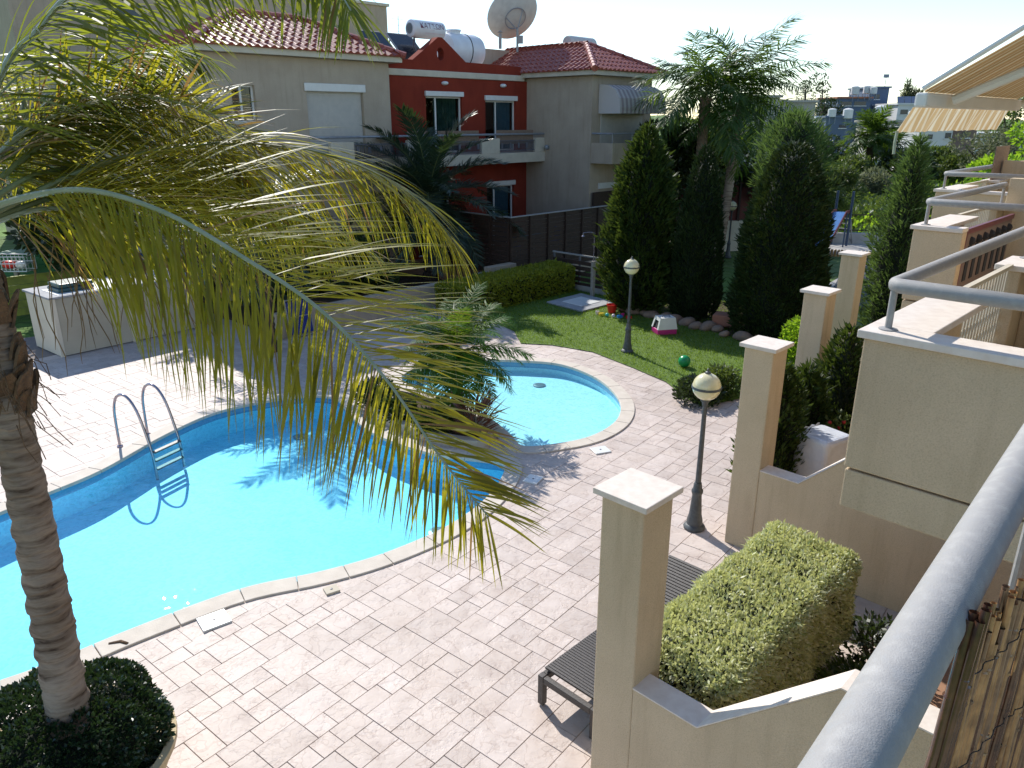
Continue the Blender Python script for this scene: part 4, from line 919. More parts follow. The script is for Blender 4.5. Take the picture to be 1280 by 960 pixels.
# ------------------------------------------------------------------ things on the lawn
rt=thing('cat_litter_box',(3.62,17.35,.018),'white and magenta hooded cat toilet box on the lawn','litter box')
c=V((3.62,17.35,.018)); a=V((.97,.22,0)); b_=V((-.22,.97,0))
b=MB(); b.prism([c-a*.24-b_*.2,c+a*.24-b_*.2,c+a*.24+b_*.2,c-a*.24+b_*.2],UP*.13); b.build('tray','toy_pink',rt,bevel=.02)
b=MB(); z0,z1=.132,.40; p0=[c+a*x*.245+b_*y*.205+UP*z0 for x,y in((-1,-1),(1,-1),(1,1),(-1,1))]; p1=[c+a*(x*.19+.01)+b_*y*.16+UP*z1 for x,y in((-1,-1),(1,-1),(1,1),(-1,1))]
def L_(i,j,f,g): return p0[i].lerp(p0[j],f).lerp(p1[i].lerp(p1[j],f),g)
fr=[L_(3,0,f,g) for f,g in((0,0),(0,1),(1,1),(1,0),(.82,.0),(.80,.72),(.2,.72),(.18,0))]
vs=p0+p1; b.add(vs,[(0,1,5,4),(1,2,6,5),(2,3,7,6),(4,5,6,7)]); b.add(fr,[(0,7,6,1),(1,6,5,2),(2,5,4,3)])
b.build('hood','plastic_white',rt)
b=MB(); b.prism([L_(3,0,f,g)+a*.03 for f,g in((.18,0),(.2,.72),(.8,.72),(.82,0))],a*.004); b.build('dark_opening','dark_room',rt)
b=MB(); b.tube([p1[0].lerp(p1[1],.25)+b_*.12,p1[0].lerp(p1[1],.25)+b_*.12+UP*.04,p1[0].lerp(p1[1],.75)+b_*.12+UP*.04,p1[0].lerp(p1[1],.75)+b_*.12],.012,6); b.build('handle','grey_rail',rt)
b=MB(); b.ball((3.53,14.72,.018+.125),.125,24); tag(b.build('ball','ball_green',None,smooth=True),'shiny green ball lying on the lawn near the paving','ball')
rt=thing('sand_bucket',(2.62,19.3,.018),'bright red toy bucket on the lawn edge among small toys','toy bucket')
b=MB(); b.lathe([(.09,0),(.14,.22),(.15,.22),(.15,.235),(.13,.235),(.085,.02)],(2.62,19.3,.018),18); b.build('bucket','toy_red',rt,smooth=2)
b=MB(); b.tube([V((2.62+.14*math.cos(x),19.3+.03*math.sin(x),.25+.13*math.sin(x))) for x in np.linspace(0,math.pi,10)],.006,5); b.build('handle','toy_yellow',rt)
for x,y,m_,nm_,lab,sh in ((2.32,19.0,'toy_yellow','toy_brick','small yellow toy brick on the grass left of the red bucket','b'),(2.45,18.9,'toy_teal','toy_ball','small teal toy ball on the grass near the red bucket','s'),(2.22,19.15,'toy_pale','toy_cup','small pale toy cup on the grass by the shower slab','c'),(2.75,18.75,'toy_blue','toy_brick','small blue toy brick on the grass below the red bucket','b'),(2.85,18.9,'toy_pink','toy_cup','small pink toy cup on the grass right of the red bucket','c'),(2.98,18.7,'toy_red','toy_brick','small red toy brick on the grass at the end of the toys','b'),(2.6,18.8,'toy_pale','toy_ball','small pale toy ball on the grass in front of the red bucket','s')):
    b=MB()
    if sh=='b': b.obox((x,y,.06),V((.06,.02,0)),V((-.015,.04,0)),UP*.035); 
    if sh=='b':
        for d in (-.03,.03): b.lathe([(.015,.036),(.015,.05)],(x+d,y,.06),8)
    if sh=='s': b.ball((x,y,.07),.05,14)
    if sh=='c': b.lathe([(.035,0),(.05,.09),(.043,.09),(.03,.01)],(x,y,.02),12)
    tag(b.build(nm_,m_,None,smooth=(2 if sh!='b' else False)),lab,'toy')
for i in range(15):
    f=i/14; x=3.0+2.6*f+rnd.uniform(-.08,.08); y=19.15-3.1*f**1.1+rnd.uniform(-.1,.1)+.35
    rock((x,y,.08),rnd.uniform(.10,.20),'rounded brown stone in the row edging the conifer bed',group='stones edging the conifer bed')
b=MB(); b.obox((5.2,17.85,.22),V((.25,-.12,0)),V((.1,.2,0)),UP*.14); tag(b.build('terracotta_block','far_roof',None,bevel=.03),'pinkish terracotta block among the edging stones under the conifers','block')
fill('conifer_bed',[[(2.85,19.45),(3.3,18.95),(4.2,18.1),(5.0,17.2),(5.7,16.2),(7.2,15.2),(8.4,17),(5.2,21.7),(2.9,23.3)]],.026,'soil')

# shower
rt=thing('garden_shower',(2.0,20.5,.02),'outdoor shower with a grey post on a white stone tray behind the lawn','shower')
b=MB(); q=[V((.95,20.4,.02)),V((1.85,19.35,.02)),V((2.86,20.35,.02)),V((2.0,21.5,.02))]; b.prism(q,UP*.05); b.build('tray','slab_grey',rt,bevel=.01)
b=MB(); cc=sum(q,V((0,0,0)))/4; b.prism([cc.lerp(p,.55)+UP*.05 for p in q],UP*.012); b.build('basin','plastic_white',rt)
b=MB(); b.obox((2.30,21.2,.55),E1*.05,E2*.05,UP*.5); b.build('post','wood_grey',rt,bevel=.01)
b=MB(); b.tube(catmull([(2.30,21.2,1.05),(2.30,21.2,1.75),(2.27,21.18,1.83),(2.2,21.14,1.86),(2.0,21.05,1.86),(1.97,21.04,1.80)],False,4),.014,8); b.lathe([(.02,0),(.05,-.03),(.05,-.04)],(1.97,21.04,1.80),12); b.build('pipe','steel',rt,smooth=2)
rt=thing('slatted_screen',(2.2,21.6,0),'low dark screen of horizontal slats behind the garden shower','screen')
b=MB(); p0=W(16.35,14.7); 
for z in (.2,.36,.52,.68,.84): b.obox(W(17.2,14.15,z),E1*.02,N1v*.95,UP*.055)
b.build('slats','fence_dark',rt)
b=MB(); b.obox(W(17.2,14.15,1.06),E1*.022,N1v*.97,UP*.02); b.build('top_rail','galv',rt)
b=MB()
for t in (13.22,14.1,15.1): b.obox(W(17.24,t,.54),E1*.025,N1v*.025,UP*.54)
b.build('post','grey_rail',rt)
b=MB(); b.box(17.15,17.4,12.2,15.8,0,.18); tag(b.build('kerb_wall','concrete',None,bevel=.01),'low concrete kerb wall under the slatted screen','wall')
hr2=thing('clipped_hedge',W(15,14.6),'clipped yellow-green hedge running along the dark fence behind the lawn','hedge')
boxhedge(hr2,12.5,17.05,14.05,15.15,.0,.78,16000,'leaf_yhedge',.08,.045,rough=.03)
b=MB()
for s_ in np.arange(12.9,17,.8): b.tube([W(s_,14.6,0),W(s_+.03,14.6,.5)],[.03,.025],6)
b.build('stem','bark',hr2)

# ------------------------------------------------------------------ the two-storey house across the pool
ah=thing('apartment_house',W(18,21),'two storey house across the pool with red centre, beige wings and tiled roofs','house')
RT,LT,RW=20.6,20.2,17.5
ups=[(16.95,18.55,3.75,5.55),(19.66,21.2,3.75,5.46)]; gnd=[(16.4,17.9,.3,2.5),(19.69,21.1,.3,2.5)]
b=MB(); wall_grid(b,15.2,21.8,0,6.14,RT,RT+.3,ups+gnd); b.box(15.2,21.8,RT+.9,RT+5,0,6.2); b.build('red_wall','red_render',ah)
b=MB(); b.box(15.35,21.62,RT-.06,RT+.34,6.142,6.34); b.build('cornice','trim_beige',ah,bevel=.02)
b=MB(); q=[W(15.5,RT-.02,6.342),W(21.45,RT-.02,6.342),W(21.45,RT-.02,6.63),W(18.75,RT-.02,6.66),W(17.72,RT-.02,7.36),W(17.55,RT-.02,7.36),W(16.45,RT-.02,6.63),W(15.5,RT-.02,6.63)]
cx_,cz_=17.63,6.86                                       # parapet with its gable, pierced by the oval opening
outer=[(15.5,6.342),(21.45,6.342),(21.45,6.63),(18.75,6.66),(17.72,7.36),(17.55,7.36),(16.45,6.63),(15.5,6.63)]
el=[(cx_+.15*math.cos(a),cz_+.20*math.sin(a)) for a in np.linspace(0,2*math.pi,25)[:-1]]
bm=bmesh.new(); es=[]
for lp_ in (outer,el):
    vs=[bm.verts.new((p[0],p[1],0)) for p in lp_]; es+=[bm.edges.new((vs[i],vs[(i+1)%len(vs)])) for i in range(len(vs))]
bmesh.ops.triangle_fill(bm,use_beauty=True,edges=es,normal=(0,0,1)); bm.verts.index_update()
tri=[tuple(v.index for v in f.verts) for f in bm.faces]; pv=[(v.co.x,v.co.y) for v in bm.verts]; bm.free()
b.add([W(x,RT-.02,z) for x,z in pv]+[W(x,RT+.28,z) for x,z in pv],tri+[tuple(i+len(pv) for i in f) for f in tri])
for lp_ in (outer,el):
    k=len(lp_); b.add([W(x,RT-.02,z) for x,z in lp_]+[W(x,RT+.28,z) for x,z in lp_],[(i,(i+1)%k,k+(i+1)%k,k+i) for i in range(k)])
b.build('parapet','red_render',ah)
window(ah,*ups[0],RT+.12,'curtain_green',.16,.30,(.32,.97)); window(ah,*ups[1],RT+.12,'curtain_blue',.17,.38,(.5,.97))
window(ah,*gnd[0],RT+.12,'curtain_blue',.16,.4,(.5,.97)); window(ah,*gnd[1],RT+.12,'curtain_blue',.17,.32,(.4,.97))
for s_ in (17.77,20.52):
    b=MB(); b.ball(W(s_,RT-.03,5.97),.13,14,0,(1,1,.5)); b.build('wall_light','plastic_white',ah,smooth=True)
# wings
b=MB(); wall_grid(b,9.3,15.2,0,6.45,LT,LT+.3,[(12.27,14.2,3.7,5.6),(10.03,10.7,4.75,5.69)]); b.box(9.3,15.2,LT+1.2,LT+8,0,6.45); b.box(9.3,9.6,LT+.3,LT+1.2,0,6.45); b.box(14.9,15.2,LT+.3,LT+1.2,0,6.45); b.build('wing_wall','render_beige',ah)
window(ah,10.03,10.7,4.75,5.69,LT+.15,None,None,.45)
b=MB(); b.box(10.0,10.74,LT-.04,LT+.05,4.70,4.748); b.build('window_sill','trim_beige',ah)
b=MB()
for k in range(34): b.box(12.3,14.17,LT+.10,LT+.118+.004*(k%2),3.72+k*.055,3.768+k*.055)
sh=b.build('roller_shutter','shutter',ah); b=MB(); b.box(12.27,14.2,LT+.125,LT+.2,3.7,5.598); b.build('shutter_back','shutter',sh)
b=MB(); b.box(12.2,14.27,LT-.06,LT-.002,5.58,5.80); b.build('shutter_box','white_frame',sh,bevel=.02)
b=MB(); b.box(21.8,25.35,RW,RW+7,0,6.25); b.build('wing_wall','render_beige',ah)
# roofs: stepped clay tiles cut to the hip outlines
def tileplane(b,e0,along,upv,poly,tw=.24,th=.36,lift=.035,mi=0):
    """tiles over polygon given in (a,b) metres along the eave and up the slope"""
    nrm=along.cross(upv).normalized()
    if nrm.z<0: nrm=-nrm
    amin=min(p[0] for p in poly); amax=max(p[0] for p in poly); bmax=max(p[1] for p in poly); bmin=min(p[1] for p in poly)
    j=0; y=bmin
    while y<bmax:
        x=amin
        while x<amax:
            if inside((x+tw/2,y+th/2),poly) or inside((x+tw/2,y+th*.2),poly):
                vs=[]
                for yy,z0 in ((y-.03,lift),(y+th,.004)):
                    for k in range(6):
                        a=k/5; h=(.055*math.sin(a/.66*math.pi) if a<.66 else -.012*math.sin((a-.66)/.34*math.pi))
                        vs.append(e0+along*(x+a*tw)+upv*yy+nrm*(z0+h))
                fr=[e0+along*(x+k/5*tw)+upv*(y-.03)+nrm*0. for k in range(6)]
                b.add(vs+fr,[(k,k+1,7+k,6+k) for k in range(5)]+[(12+k,13+k,k+1,k) for k in range(5)],mi)
            x+=tw
        y+=th
def ridge(b,p0,p1,r=.10):
    L=(p1-p0).length; n=max(2,int(L/.34)); t=(p1-p0)/n
    for i in range(n): a=p0+t*i; b.tube([a-t*.12,a+t],[r*1.12,r*.92],8)
def hip_roof(s0,s1,t0,t1,ze,zr,d,label):
    sl=zr-ze; L=math.hypot(d,sl)
    c=[W(s0,t0,ze),W(s1,t0,ze),W(s1,t1,ze),W(s0,t1,ze)]
    along_s=(s1-s0)>(t1-t0)
    dd=d
    if along_s: A_=W(s0+dd,t0+dd,zr); B_=W(s1-dd,t0+dd,zr)
    else: A_=W(s0+dd,t0+dd,zr); B_=W(s0+dd,t1-dd,zr)
    b=MB()
    if along_s: b.add(c+[A_,B_],[(0,1,5,4),(1,2,5),(2,3,4,5),(3,0,4),(3,2,1,0)])
    else: b.add(c+[A_,B_],[(0,1,4),(1,2,5,4),(2,3,5),(3,0,4,5),(3,2,1,0)])
    base=b.build('roof','roof_tile',ah)
    b=MB(); up_f=(N1v*d+UP*sl)/L; up_l=(E1*d+UP*sl)/L; up_r=(-E1*d+UP*sl)/L
    ws,wt=s1-s0,t1-t0
    if along_s:
        tileplane(b,c[0],E1,up_f,[(0,0),(ws,0),(ws-dd,L),(dd,L)]); tileplane(b,c[3],E2,up_l,[(0,0),(wt,0),(wt-dd,L),(dd,L)])
        tileplane(b,c[1],N1v,up_r,[(0,0),(wt,0),(wt-dd,L),(dd,L)])
    else:
        tileplane(b,c[0],E1,up_f,[(0,0),(ws,0),(ws-dd,L),(dd,L)]); tileplane(b,c[3],E2,up_l,[(0,0),(wt,0),(wt-dd,L),(dd,L)])
        tileplane(b,c[1],N1v,up_r,[(0,0),(wt,0),(wt-dd,L),(dd,L)])
    b.build('roof_tiles','roof_tile',base)
    b=MB(); ridge(b,c[0]+UP*.04,A_+UP*.04); ridge(b,A_+UP*.04,B_+UP*.04)
    if along_s: ridge(b,c[1]+UP*.04,B_+UP*.04)
    else: ridge(b,c[1]+UP*.04,A_+UP*.04)
    b.build('ridge_caps','roof_tile',base)
    b=MB(); b.box(s0+.05,s1-.05,t0+.05,t1-.05,ze-.16,ze-.004); b.build('eaves_board','trim_beige',base)
hip_roof(8.95,15.55,LT-.35,LT+4.2,6.62,7.65,2.2,'')
hip_roof(21.45,25.7,RW-.35,RW+8,6.42,7.42,2.12,'')
# balcony of the red centre and left wing
bl=MB(); bl.box(12.0,21.795,19.65,20.19,3.36,3.70); bl.box(15.21,21.795,20.19,20.595,3.36,3.70); bc=bl.build('balcony','trim_beige',ah)
b=MB(); 
for a,c in ((15.4,16.2),(18.59,19.45),(21.3,21.79),(12.6,13.4)): b=MB(); b.box(a,c,19.66,19.80,3.702,4.2); b.build('balcony_wall','trim_beige',bc,bevel=.01)
b=MB(); b.tube([W(12.,19.72,4.33),W(21.8,19.72,4.33)],.035,8); b.build('handrail','grey_paint',bc)
for a,c in ((16.2,18.59),(19.45,21.3),(13.4,15.4)):
    b=MB(); b.box(a,c,19.71,19.735,4.10,4.13); b.box(a,c,19.71,19.735,3.76,3.79)
    for q in np.arange(a+.04,c,.055): b.tube([W(q,19.722,3.77),W(q,19.722,4.12)],.009,5)
    for q in np.arange(a+.15,c-.1,.42): b.obox(W(q,19.70,3.95),E1*.05,N1v*.006,UP*.09)
    b.build('baluster_panel','grey_rail',bc)
for a,c in ((15.5,16.3),(16.75,18.55),(19.42,21.3)):
    b=MB()
    for q in np.arange(a,c,.03): b.box(q,q+.024,19.80,19.815,4.0,4.47)
    b.build('reed_mat','screen_brown',bc)
b=MB(); b.lathe([(.07,0),(.09,.1),(.05,.14)],W(21.7,19.55,3.86),12,0,-N1v); b.build('flood_light','grey_paint',bc)
# right wing balcony, window, curved awning
b=MB(); b.box(21.82,24.0,16.55,RW-.005,3.36,3.55); b.box(21.82,24.0,16.55,16.67,3.55,4.05); b.box(21.82,21.94,16.67,RW-.005,3.55,4.05); wb=b.build('wing_balcony','render_beige',ah)
b=MB(); b.tube([W(21.86,RW,4.36),W(21.86,16.6,4.36),W(24.,16.6,4.36)],.03,8)
for s_ in (21.86,23.,23.95): b.tube([W(s_,16.6,4.05),W(s_,16.6,4.36)],.015,6)
b.build('handrail','grey_paint',wb)
b=MB(); b.box(22.3,24.8,RW-.03,RW-.003,3.6,5.3); b.build('door_shutter','shutter',ah)
b=MB(); b.box(22.3,24.0,RW-.06,RW-.003,2.45,2.65); b.build('shutter_box','white_frame',ah)
b=MB(); n=8; vs=[]
pr_=[(RW-.02,5.98),(RW-.40,5.95),(RW-.72,5.80),(RW-.90,5.52),(RW-.95,5.22),(RW-.95,5.02)]
for s_ in (22.15,24.95):
    for t,z in pr_: vs.append(W(s_,t,z))
k=len(pr_); b.add(vs,[(i,i+1,k+i+1,k+i) for i in range(k-1)])
for s_ in (22.15,24.95): b.add([W(s_,t,z) for t,z in pr_]+[W(s_,RW-.02,5.02)],[tuple(range(k+1))])
b.build('window_awning','blind_cloth',ah)
b=MB(); b.box(21.9,25.3,17.36,17.42,.9,2.35); b.build('entrance_screen','fence_dark',ah)
# roof plant
b=MB(); b.box(15.2,21.8,RT+.3,RT+8,6.2,6.35); b.build('flat_roof','concrete',ah)
b=MB(); b.box(20.6,23.3,RT+2.4,RT+5,6.35,7.42); b.build('stair_head','render_beige',ah)
rt=thing('solar_water_heater',W(17.9,22,6.35),'white lettered solar water tank on a steel stand beside dark panels on the roof','solar water heater')
c0=W(17.27,21.7,7.69); c1=W(18.67,21.7,7.69); ax=(c1-c0).normalized()
b=MB(); L=(c1-c0).length; b.lathe([(.02,0),(.20,.005),(.27,.04),(.28,.09),(.28,L-.09),(.27,L-.04),(.2,L-.005),(.02,L)],c0,28,0,ax); tk=b.build('tank','tank_white',rt,smooth=2)
b=MB(); b.lathe([(.17,-.012),(.17,.006),(.155,.006),(.155,-.012)],c0,24,0,ax); b.lathe([(.07,-.01),(.07,.006),(.01,.006)],c0,16,0,ax); b.build('end_ring','grey_paint',tk)
b=MB()
for s_ in (17.45,18.45):
    for t in (21.5,21.9): b.tube([W(s_,t,6.36),W(s_,21.7,7.5)],.022,6)
b.tube([W(17.45,21.7,7.42),W(18.45,21.7,7.42)],.022,6); b.tube([W(17.45,21.5,6.5),W(18.45,21.5,7.3)],.016,6)
b.build('stand','grey_rail',rt)
b=MB()
for s_ in (15.6,16.75): b.prism([W(s_,21.2,6.5),W(s_+1.0,21.2,6.5),W(s_+1.0,22.3,7.5),W(s_,22.3,7.5)],UP*.06)
b.build('solar_panel','solar_black',rt)
b=MB()
for s_ in (15.6,16.6,16.75,17.75): b.tube([W(s_,21.2,6.53),W(s_,22.3,7.53)],.03,6)
for s_ in (15.6,16.75): b.tube([W(s_,22.3,7.54),W(s_+1.,22.3,7.54)],.03,6); b.tube([W(s_+.1,22.3,6.36),W(s_+.1,22.25,7.5)],.02,6)
b.build('panel_frame','galv',rt)
try:                                                               # the maker's lettering round the tank
    cu=bpy.data.curves.new('lettering','FONT'); cu.body='\u039a\u0391\u03a4\u03a3\u03a9\u039d'; cu.size=.25; cu.align_x='CENTER'; cu.extrude=.0
    to=bpy.data.objects.new('tmp',cu); COL.objects.link(to); bpy.context.view_layer.update()
    me=bpy.data.meshes.new_from_object(to.evaluated_get(bpy.context.evaluated_depsgraph_get())); bpy.data.objects.remove(to)
    mid=(c0+c1)/2+ax*.06; R_=.284; u_=-N1v; 
    bm=bmesh.new(); bm.from_mesh(me); bmesh.ops.subdivide_edges(bm,edges=bm.edges[:],cuts=1)
    xs=[v.co.x for v in bm.verts]; k=1.0/(max(xs)-min(xs))
    for v in bm.verts:
        th=v.co.y/R_+.02; v.co=mid+ax*v.co.x*k+(u_*math.cos(th)+UP*math.sin(th))*R_-tk.location-rt.location
    bm.to_mesh(me); bm.free(); me.materials.clear(); me.materials.append(M['tank_text'])
    o=bpy.data.objects.new('lettering',me); COL.objects.link(o); o.parent=tk
    b=MB(); 
    for th0,th1,s0_,s1_ in ((-.15,-.09,-.42,.1),(-.55,-.42,-.3,.5)):
        b.add([mid+ax*s_+(u_*math.cos(t)+UP*math.sin(t))*(R_) for s_ in (s0_,s1_) for t in (th0,th1)],[(0,1,3,2)])
    b.build('stripe','toy_pale',tk)
except Exception as ex: print('lettering',ex)
rt=thing('water_tank',W(19.6,22.3,6.35),'large white plastic water tank lying behind the red gable','water tank')
c0=W(18.75,21.8,7.12); L=1.72
b=MB(); b.lathe([(.02,-.02),(.35,.02),(.52,.12),(.57,.3),(.57,L-.3),(.52,L-.12),(.35,L-.02),(.02,L+.02)],c0,28,0,E1); b.build('tank','tank_white',rt,smooth=2)
b=MB(); b.lathe([(.24,.5),(.24,.62),(.27,.62),(.27,.67),(.1,.69)],c0+E1*.55,20); b.build('lid','tank_white',rt,smooth=2)
b=MB(); b.lathe([(.578,-.015),(.582,-.015),(.582,.015),(.578,.015)],c0+E1*.95,28,0,E1); b.build('strap','dark_room',rt)
rt=thing('satellite_dish',W(23.0,22.4,6.4),'big pale satellite dish seen from behind on a roof pole','satellite dish')
dc=W(23.05,22.5,8.6); dn=V((-.36,.70,.58)).normalized()
b=MB(); Rr=1.03; n=10; prof=[(max(Rr*i/n,.001),.30*(i/n)**2) for i in range(n+1)]+[(Rr*1.01,.31),(Rr*.99,.325)]+[(max(Rr*.985*i/n,.001),.02+.30*(i/n)**2) for i in range(n,-1,-1)]
b.lathe(prof,dc-dn*.15,40,0,dn); b.build('reflector','dish_grey',rt,smooth=2)
b=MB(); u=dn.orthogonal().normalized(); v=dn.cross(u)
b.tube([dc-dn*.16+(u*math.cos(a)+v*math.sin(a))*.42 for a in np.linspace(0,2*math.pi,30)],.02,6)
pole_top=W(23.05,22.45,8.25)-dn*.28
for a in (0.,2.1,4.2): b.tube([dc-dn*.15+(u*math.cos(a)+v*math.sin(a))*.42,pole_top],.022,6)
b.build('mount','grey_paint',rt)
b=MB(); b.tube([V((pole_top.x,pole_top.y,7.3)),pole_top+UP*.05],.045,10); b.obox((pole_top.x+.12,pole_top.y,7.75),V((.1,0,0)),V((0,.07,0)),UP*.14); b.build('pole','galv',rt,smooth=2)
b=MB(); fd=dc+dn*.75; b.tube([dc+dn*.15+u*.98,fd],.012,5); b.tube([dc+dn*.15-u*.98,fd],.012,5); b.lathe([(.05,-.1),(.05,.1)],fd,10,0,dn); b.build('feed_arm','grey_paint',rt)
rt=thing('flue_pipe',W(22.6,22.6,7.4),'short metal flue pipe with a cap beside the satellite dish','chimney'); 
b=MB(); b.lathe([(.06,7.42),(.06,7.95),(.05,7.96)],W(22.5,22.7,0),12); b.build('pipe','galv',rt); b=MB(); b.lathe([(.12,8.0),(.02,8.07)],W(22.5,22.7,0),14); b.tube([W(22.5,22.7,7.9),W(22.5,22.7,8.02)],.01,5); b.build('cap','galv',rt)
b=MB(); c0=W(24.0,20.6,7.62); b.lathe([(.02,0),(.22,.02),(.25,.1),(.25,1.5),(.22,1.58),(.02,1.6)],c0,20,0,E1); tag(b.build('roof_tank','dish_grey',None,smooth=2),'grey cylinder tank lying behind the ridge of the right roof','water tank')
b=MB(); p=W(18.6,24,6.35); b.tube([p,p+UP*2.0],.012,5)
for z in (1.5,1.7,1.9): b.tube([p+UP*z-E1*.3,p+UP*z+E1*.3],.006,4)
tag(b.build('aerial','grey_paint',None),'thin television aerial between the two roof tanks','aerial')
# taller block behind
tb=thing('tall_house',(-14,47,0),'tall plain beige block rising behind the tiled roof at left','house')
p=at(483,5,40); ps=.7*p.x+.714*p.y; pt_=-.714*p.x+.7*p.y
b=MB(); b.box(ps-16,ps,pt_,pt_+7,0,p.z-.12); b.build('wall','render_beige',tb)
b=MB(); b.box(ps-16.1,ps+.1,pt_-.1,pt_+7.1,p.z-.118,p.z); b.build('roof','trim_beige',tb)
for q in (3,8,12): b=MB(); b.box(ps-q-.6,ps-q+.6,pt_-.02,pt_+.04,7.6,8.9); b.build('window','far_win',tb)

# ------------------------------------------------------------------ fences, low walls
def fence(s,t,axis,length,z0,z1,step,label,m='fence_dark',top='galv'):
    c=W(s,t); root=thing('board_fence',c,label,'fence'); d=E1 if axis=='s' else N1v; o=N1v if axis=='s' else E1
    b=MB(); L=length; nb=max(2,int((z1-z0)/.145)); hh=(z1-z0)/nb
    for k in range(nb): b.obox(c+d*L/2+UP*(z0+hh*(k+.5)),d*L/2,o*.012,UP*(hh/2-.006))
    b.build('boards',m,root)
    for x in np.arange(0,L+.01,step):
        b=MB(); b.obox(c+d*x-o*.045+UP*(z0+z1)/2,d*.035,o*.032,UP*(z1-z0)/2); b.build('post',m,root)
    if top:
        b=MB(); b.obox(c+d*L/2+UP*(z1+.015),d*(L/2+.02),o*.05,UP*.013); b.build('top_rail',top,root)
    return root
fence(16.2,15.95,'s',5.8,.32,2.06,.83,'tall dark brown board fence running to the right behind the clipped hedge')
fence(16.2,15.99,'t',4.0,.32,2.06,.80,'tall dark brown board fence running back from the corner behind the date palm')
b=MB(); b.box(16.1,22.0,15.85,16.05,0,.315); tag(b.build('garden_wall','render_beige',None,bevel=.01),'low beige base wall under the dark board fence','wall')
rt=thing('garden_wall',W(11.8,15.7),'long low beige planter wall between the paving and the palms','wall')
b=MB(); b.box(8.2,14.6,15.6,15.82,0,.6); b.box(15.0,16.08,15.58,15.86,0,.78); b.build('wall','render_beige',rt,bevel=.012)
b=MB(); b.box(14.62,14.98,15.66,15.72,.12,.62); b.build('gate','slab_grey',rt)
b=MB(); b.tube([W(14.6,15.69,.66),W(15.0,15.69,.66)],.02,6); b.build('gate_rail','galv',rt)
b=MB(); b.box(8.3,16,15.84,19.4,-.02,.05); tag(b.build('garden_soil','soil',None),kind='structure')
# patio furniture behind the dark fence
rt=thing('garden_table',W(19.6,18.2),'garden table with a pale cloth on the red house patio','table')
b=MB(); b.box(19.1,20.1,17.8,18.6,.97,1.0); b.build('tabletop','curtain_blue',rt,bevel=.01)
b=MB()
for s_ in (19.15,20.05):
    for t in (17.85,18.55): b.tube([W(s_,t,.25),W(s_,t,.97)],.025,6)
b.build('leg','plastic_white',rt)
def chair(s,t,az,label):
    rt=thing('plastic_chair',W(s,t,.25),label,'chair'); c=W(s,t,.25); x=V((math.cos(az),math.sin(az),0)); y=V((-x.y,x.x,0))
    b=MB(); b.obox(c+UP*.43,x*.22,y*.22,UP*.015); b.build('seat','plastic_blue',rt,bevel=.01)
    b=MB(); b.obox(c-x*.23+UP*.68,x*.015-UP*.0,y*.21,UP*.25); b.obox(c+UP*.62+y*.23,x*.2,y*.02,UP*.012); b.obox(c+UP*.62-y*.23,x*.2,y*.02,UP*.012); b.build('backrest','plastic_blue',rt,bevel=.01)
    for i in (-1,1):
        for j in (-1,1):
            b=MB(); b.tube([c+x*.2*i+y*.2*j,c+x*.18*i+y*.19*j+UP*.43],.018,6); b.build('leg','plastic_blue',rt)
chair(18.7,18.0,.6,'blue plastic chair left of the cloth covered garden table'); chair(20.6,18.2,3.6,'blue plastic chair right of the cloth covered garden table')
b=MB(); b.box(15.3,26,16.06,RT,0,.25); tag(b.build('patio','patio_tile',None),kind='structure')
rt=thing('drying_rack',W(21.3,17.4,.25),'thin wire drying rack by the beige wing wall','drying rack'); b=MB()
for z in (1.0,1.15): b.tube([W(20.9,17.2,z),W(21.7,17.2,z)],.012,5)
for s_ in (20.9,21.7): b.tube([W(s_,17.2,.25),W(s_,17.2,1.2)],.012,5)
b.build('frame','grey_rail',rt)

# pool machine cabinet at left
pc=thing('pool_equipment_cabinet',(-8.9,17,0),'long cream louvred cabinet of the pool machinery beside the paving','cabinet')
c0=V((-9.66,15.43,0)); d=V((1.98,2.43,0)).normalized(); o_=V((-d.y,d.x,0)); Lc=3.2; Hc=1.28; Dc=1.35
b=MB(); b.obox(c0+d*Lc/2+o_*(Dc/2)+UP*Hc/2,d*(Lc/2-.03),o_*(Dc/2-.03),UP*(Hc/2-.02)); b.build('body','slab_grey',pc)
for x0,x1 in ((.10,1.56),(1.62,3.10)):
    b=MB()
    for k in range(25): z=.03+k*.049; b.prism([c0+d*x0-o_*.030+UP*z,c0+d*x0+o_*.02+UP*(z+.040),c0+d*x0+o_*.03+UP*(z+.040),c0+d*x0+o_*.03+UP*z],d*(x1-x0))
    b.build('louver_panel','louver',pc)
b=MB()
for x in (0.05,1.59,3.15): b=MB(); b.obox(c0+d*x+o_*.0+UP*(Hc/2-.01),d*.045,o_*.025,UP*(Hc/2-.01)); b.build('corner_post','louver',pc)
b=MB(); b.obox(c0+d*.02+o_*Dc/2+UP*Hc/2,d*.012,o_*(Dc/2-.03),UP*(Hc/2-.02)); b.build('side_panel','louver',pc)
b=MB(); b.obox(c0+d*Lc/2+o_*Dc/2+UP*(Hc+.0),d*(Lc/2+.03),o_*(Dc/2+.04),UP*.022); b.build('top','slab_grey',pc,bevel=.005)
b=MB(); b.obox(c0+d*.95+o_*.5+UP*(Hc+.027),d*.75,o_*.45,UP*.004); tag(b.build('paper_sheet','plastic_white',None),'white sheet lying on the cabinet top under the teal cushion','sheet')
b=MB(); b.obox(c0+d*.66+o_*.55+UP*(Hc+.075),d*.37,o_*.31,UP*.04); tag(b.build('folded_cover','teal_vinyl',None,bevel=.03,seg=3),'lower dark teal folded vinyl pad on the cabinet top','folded cover')
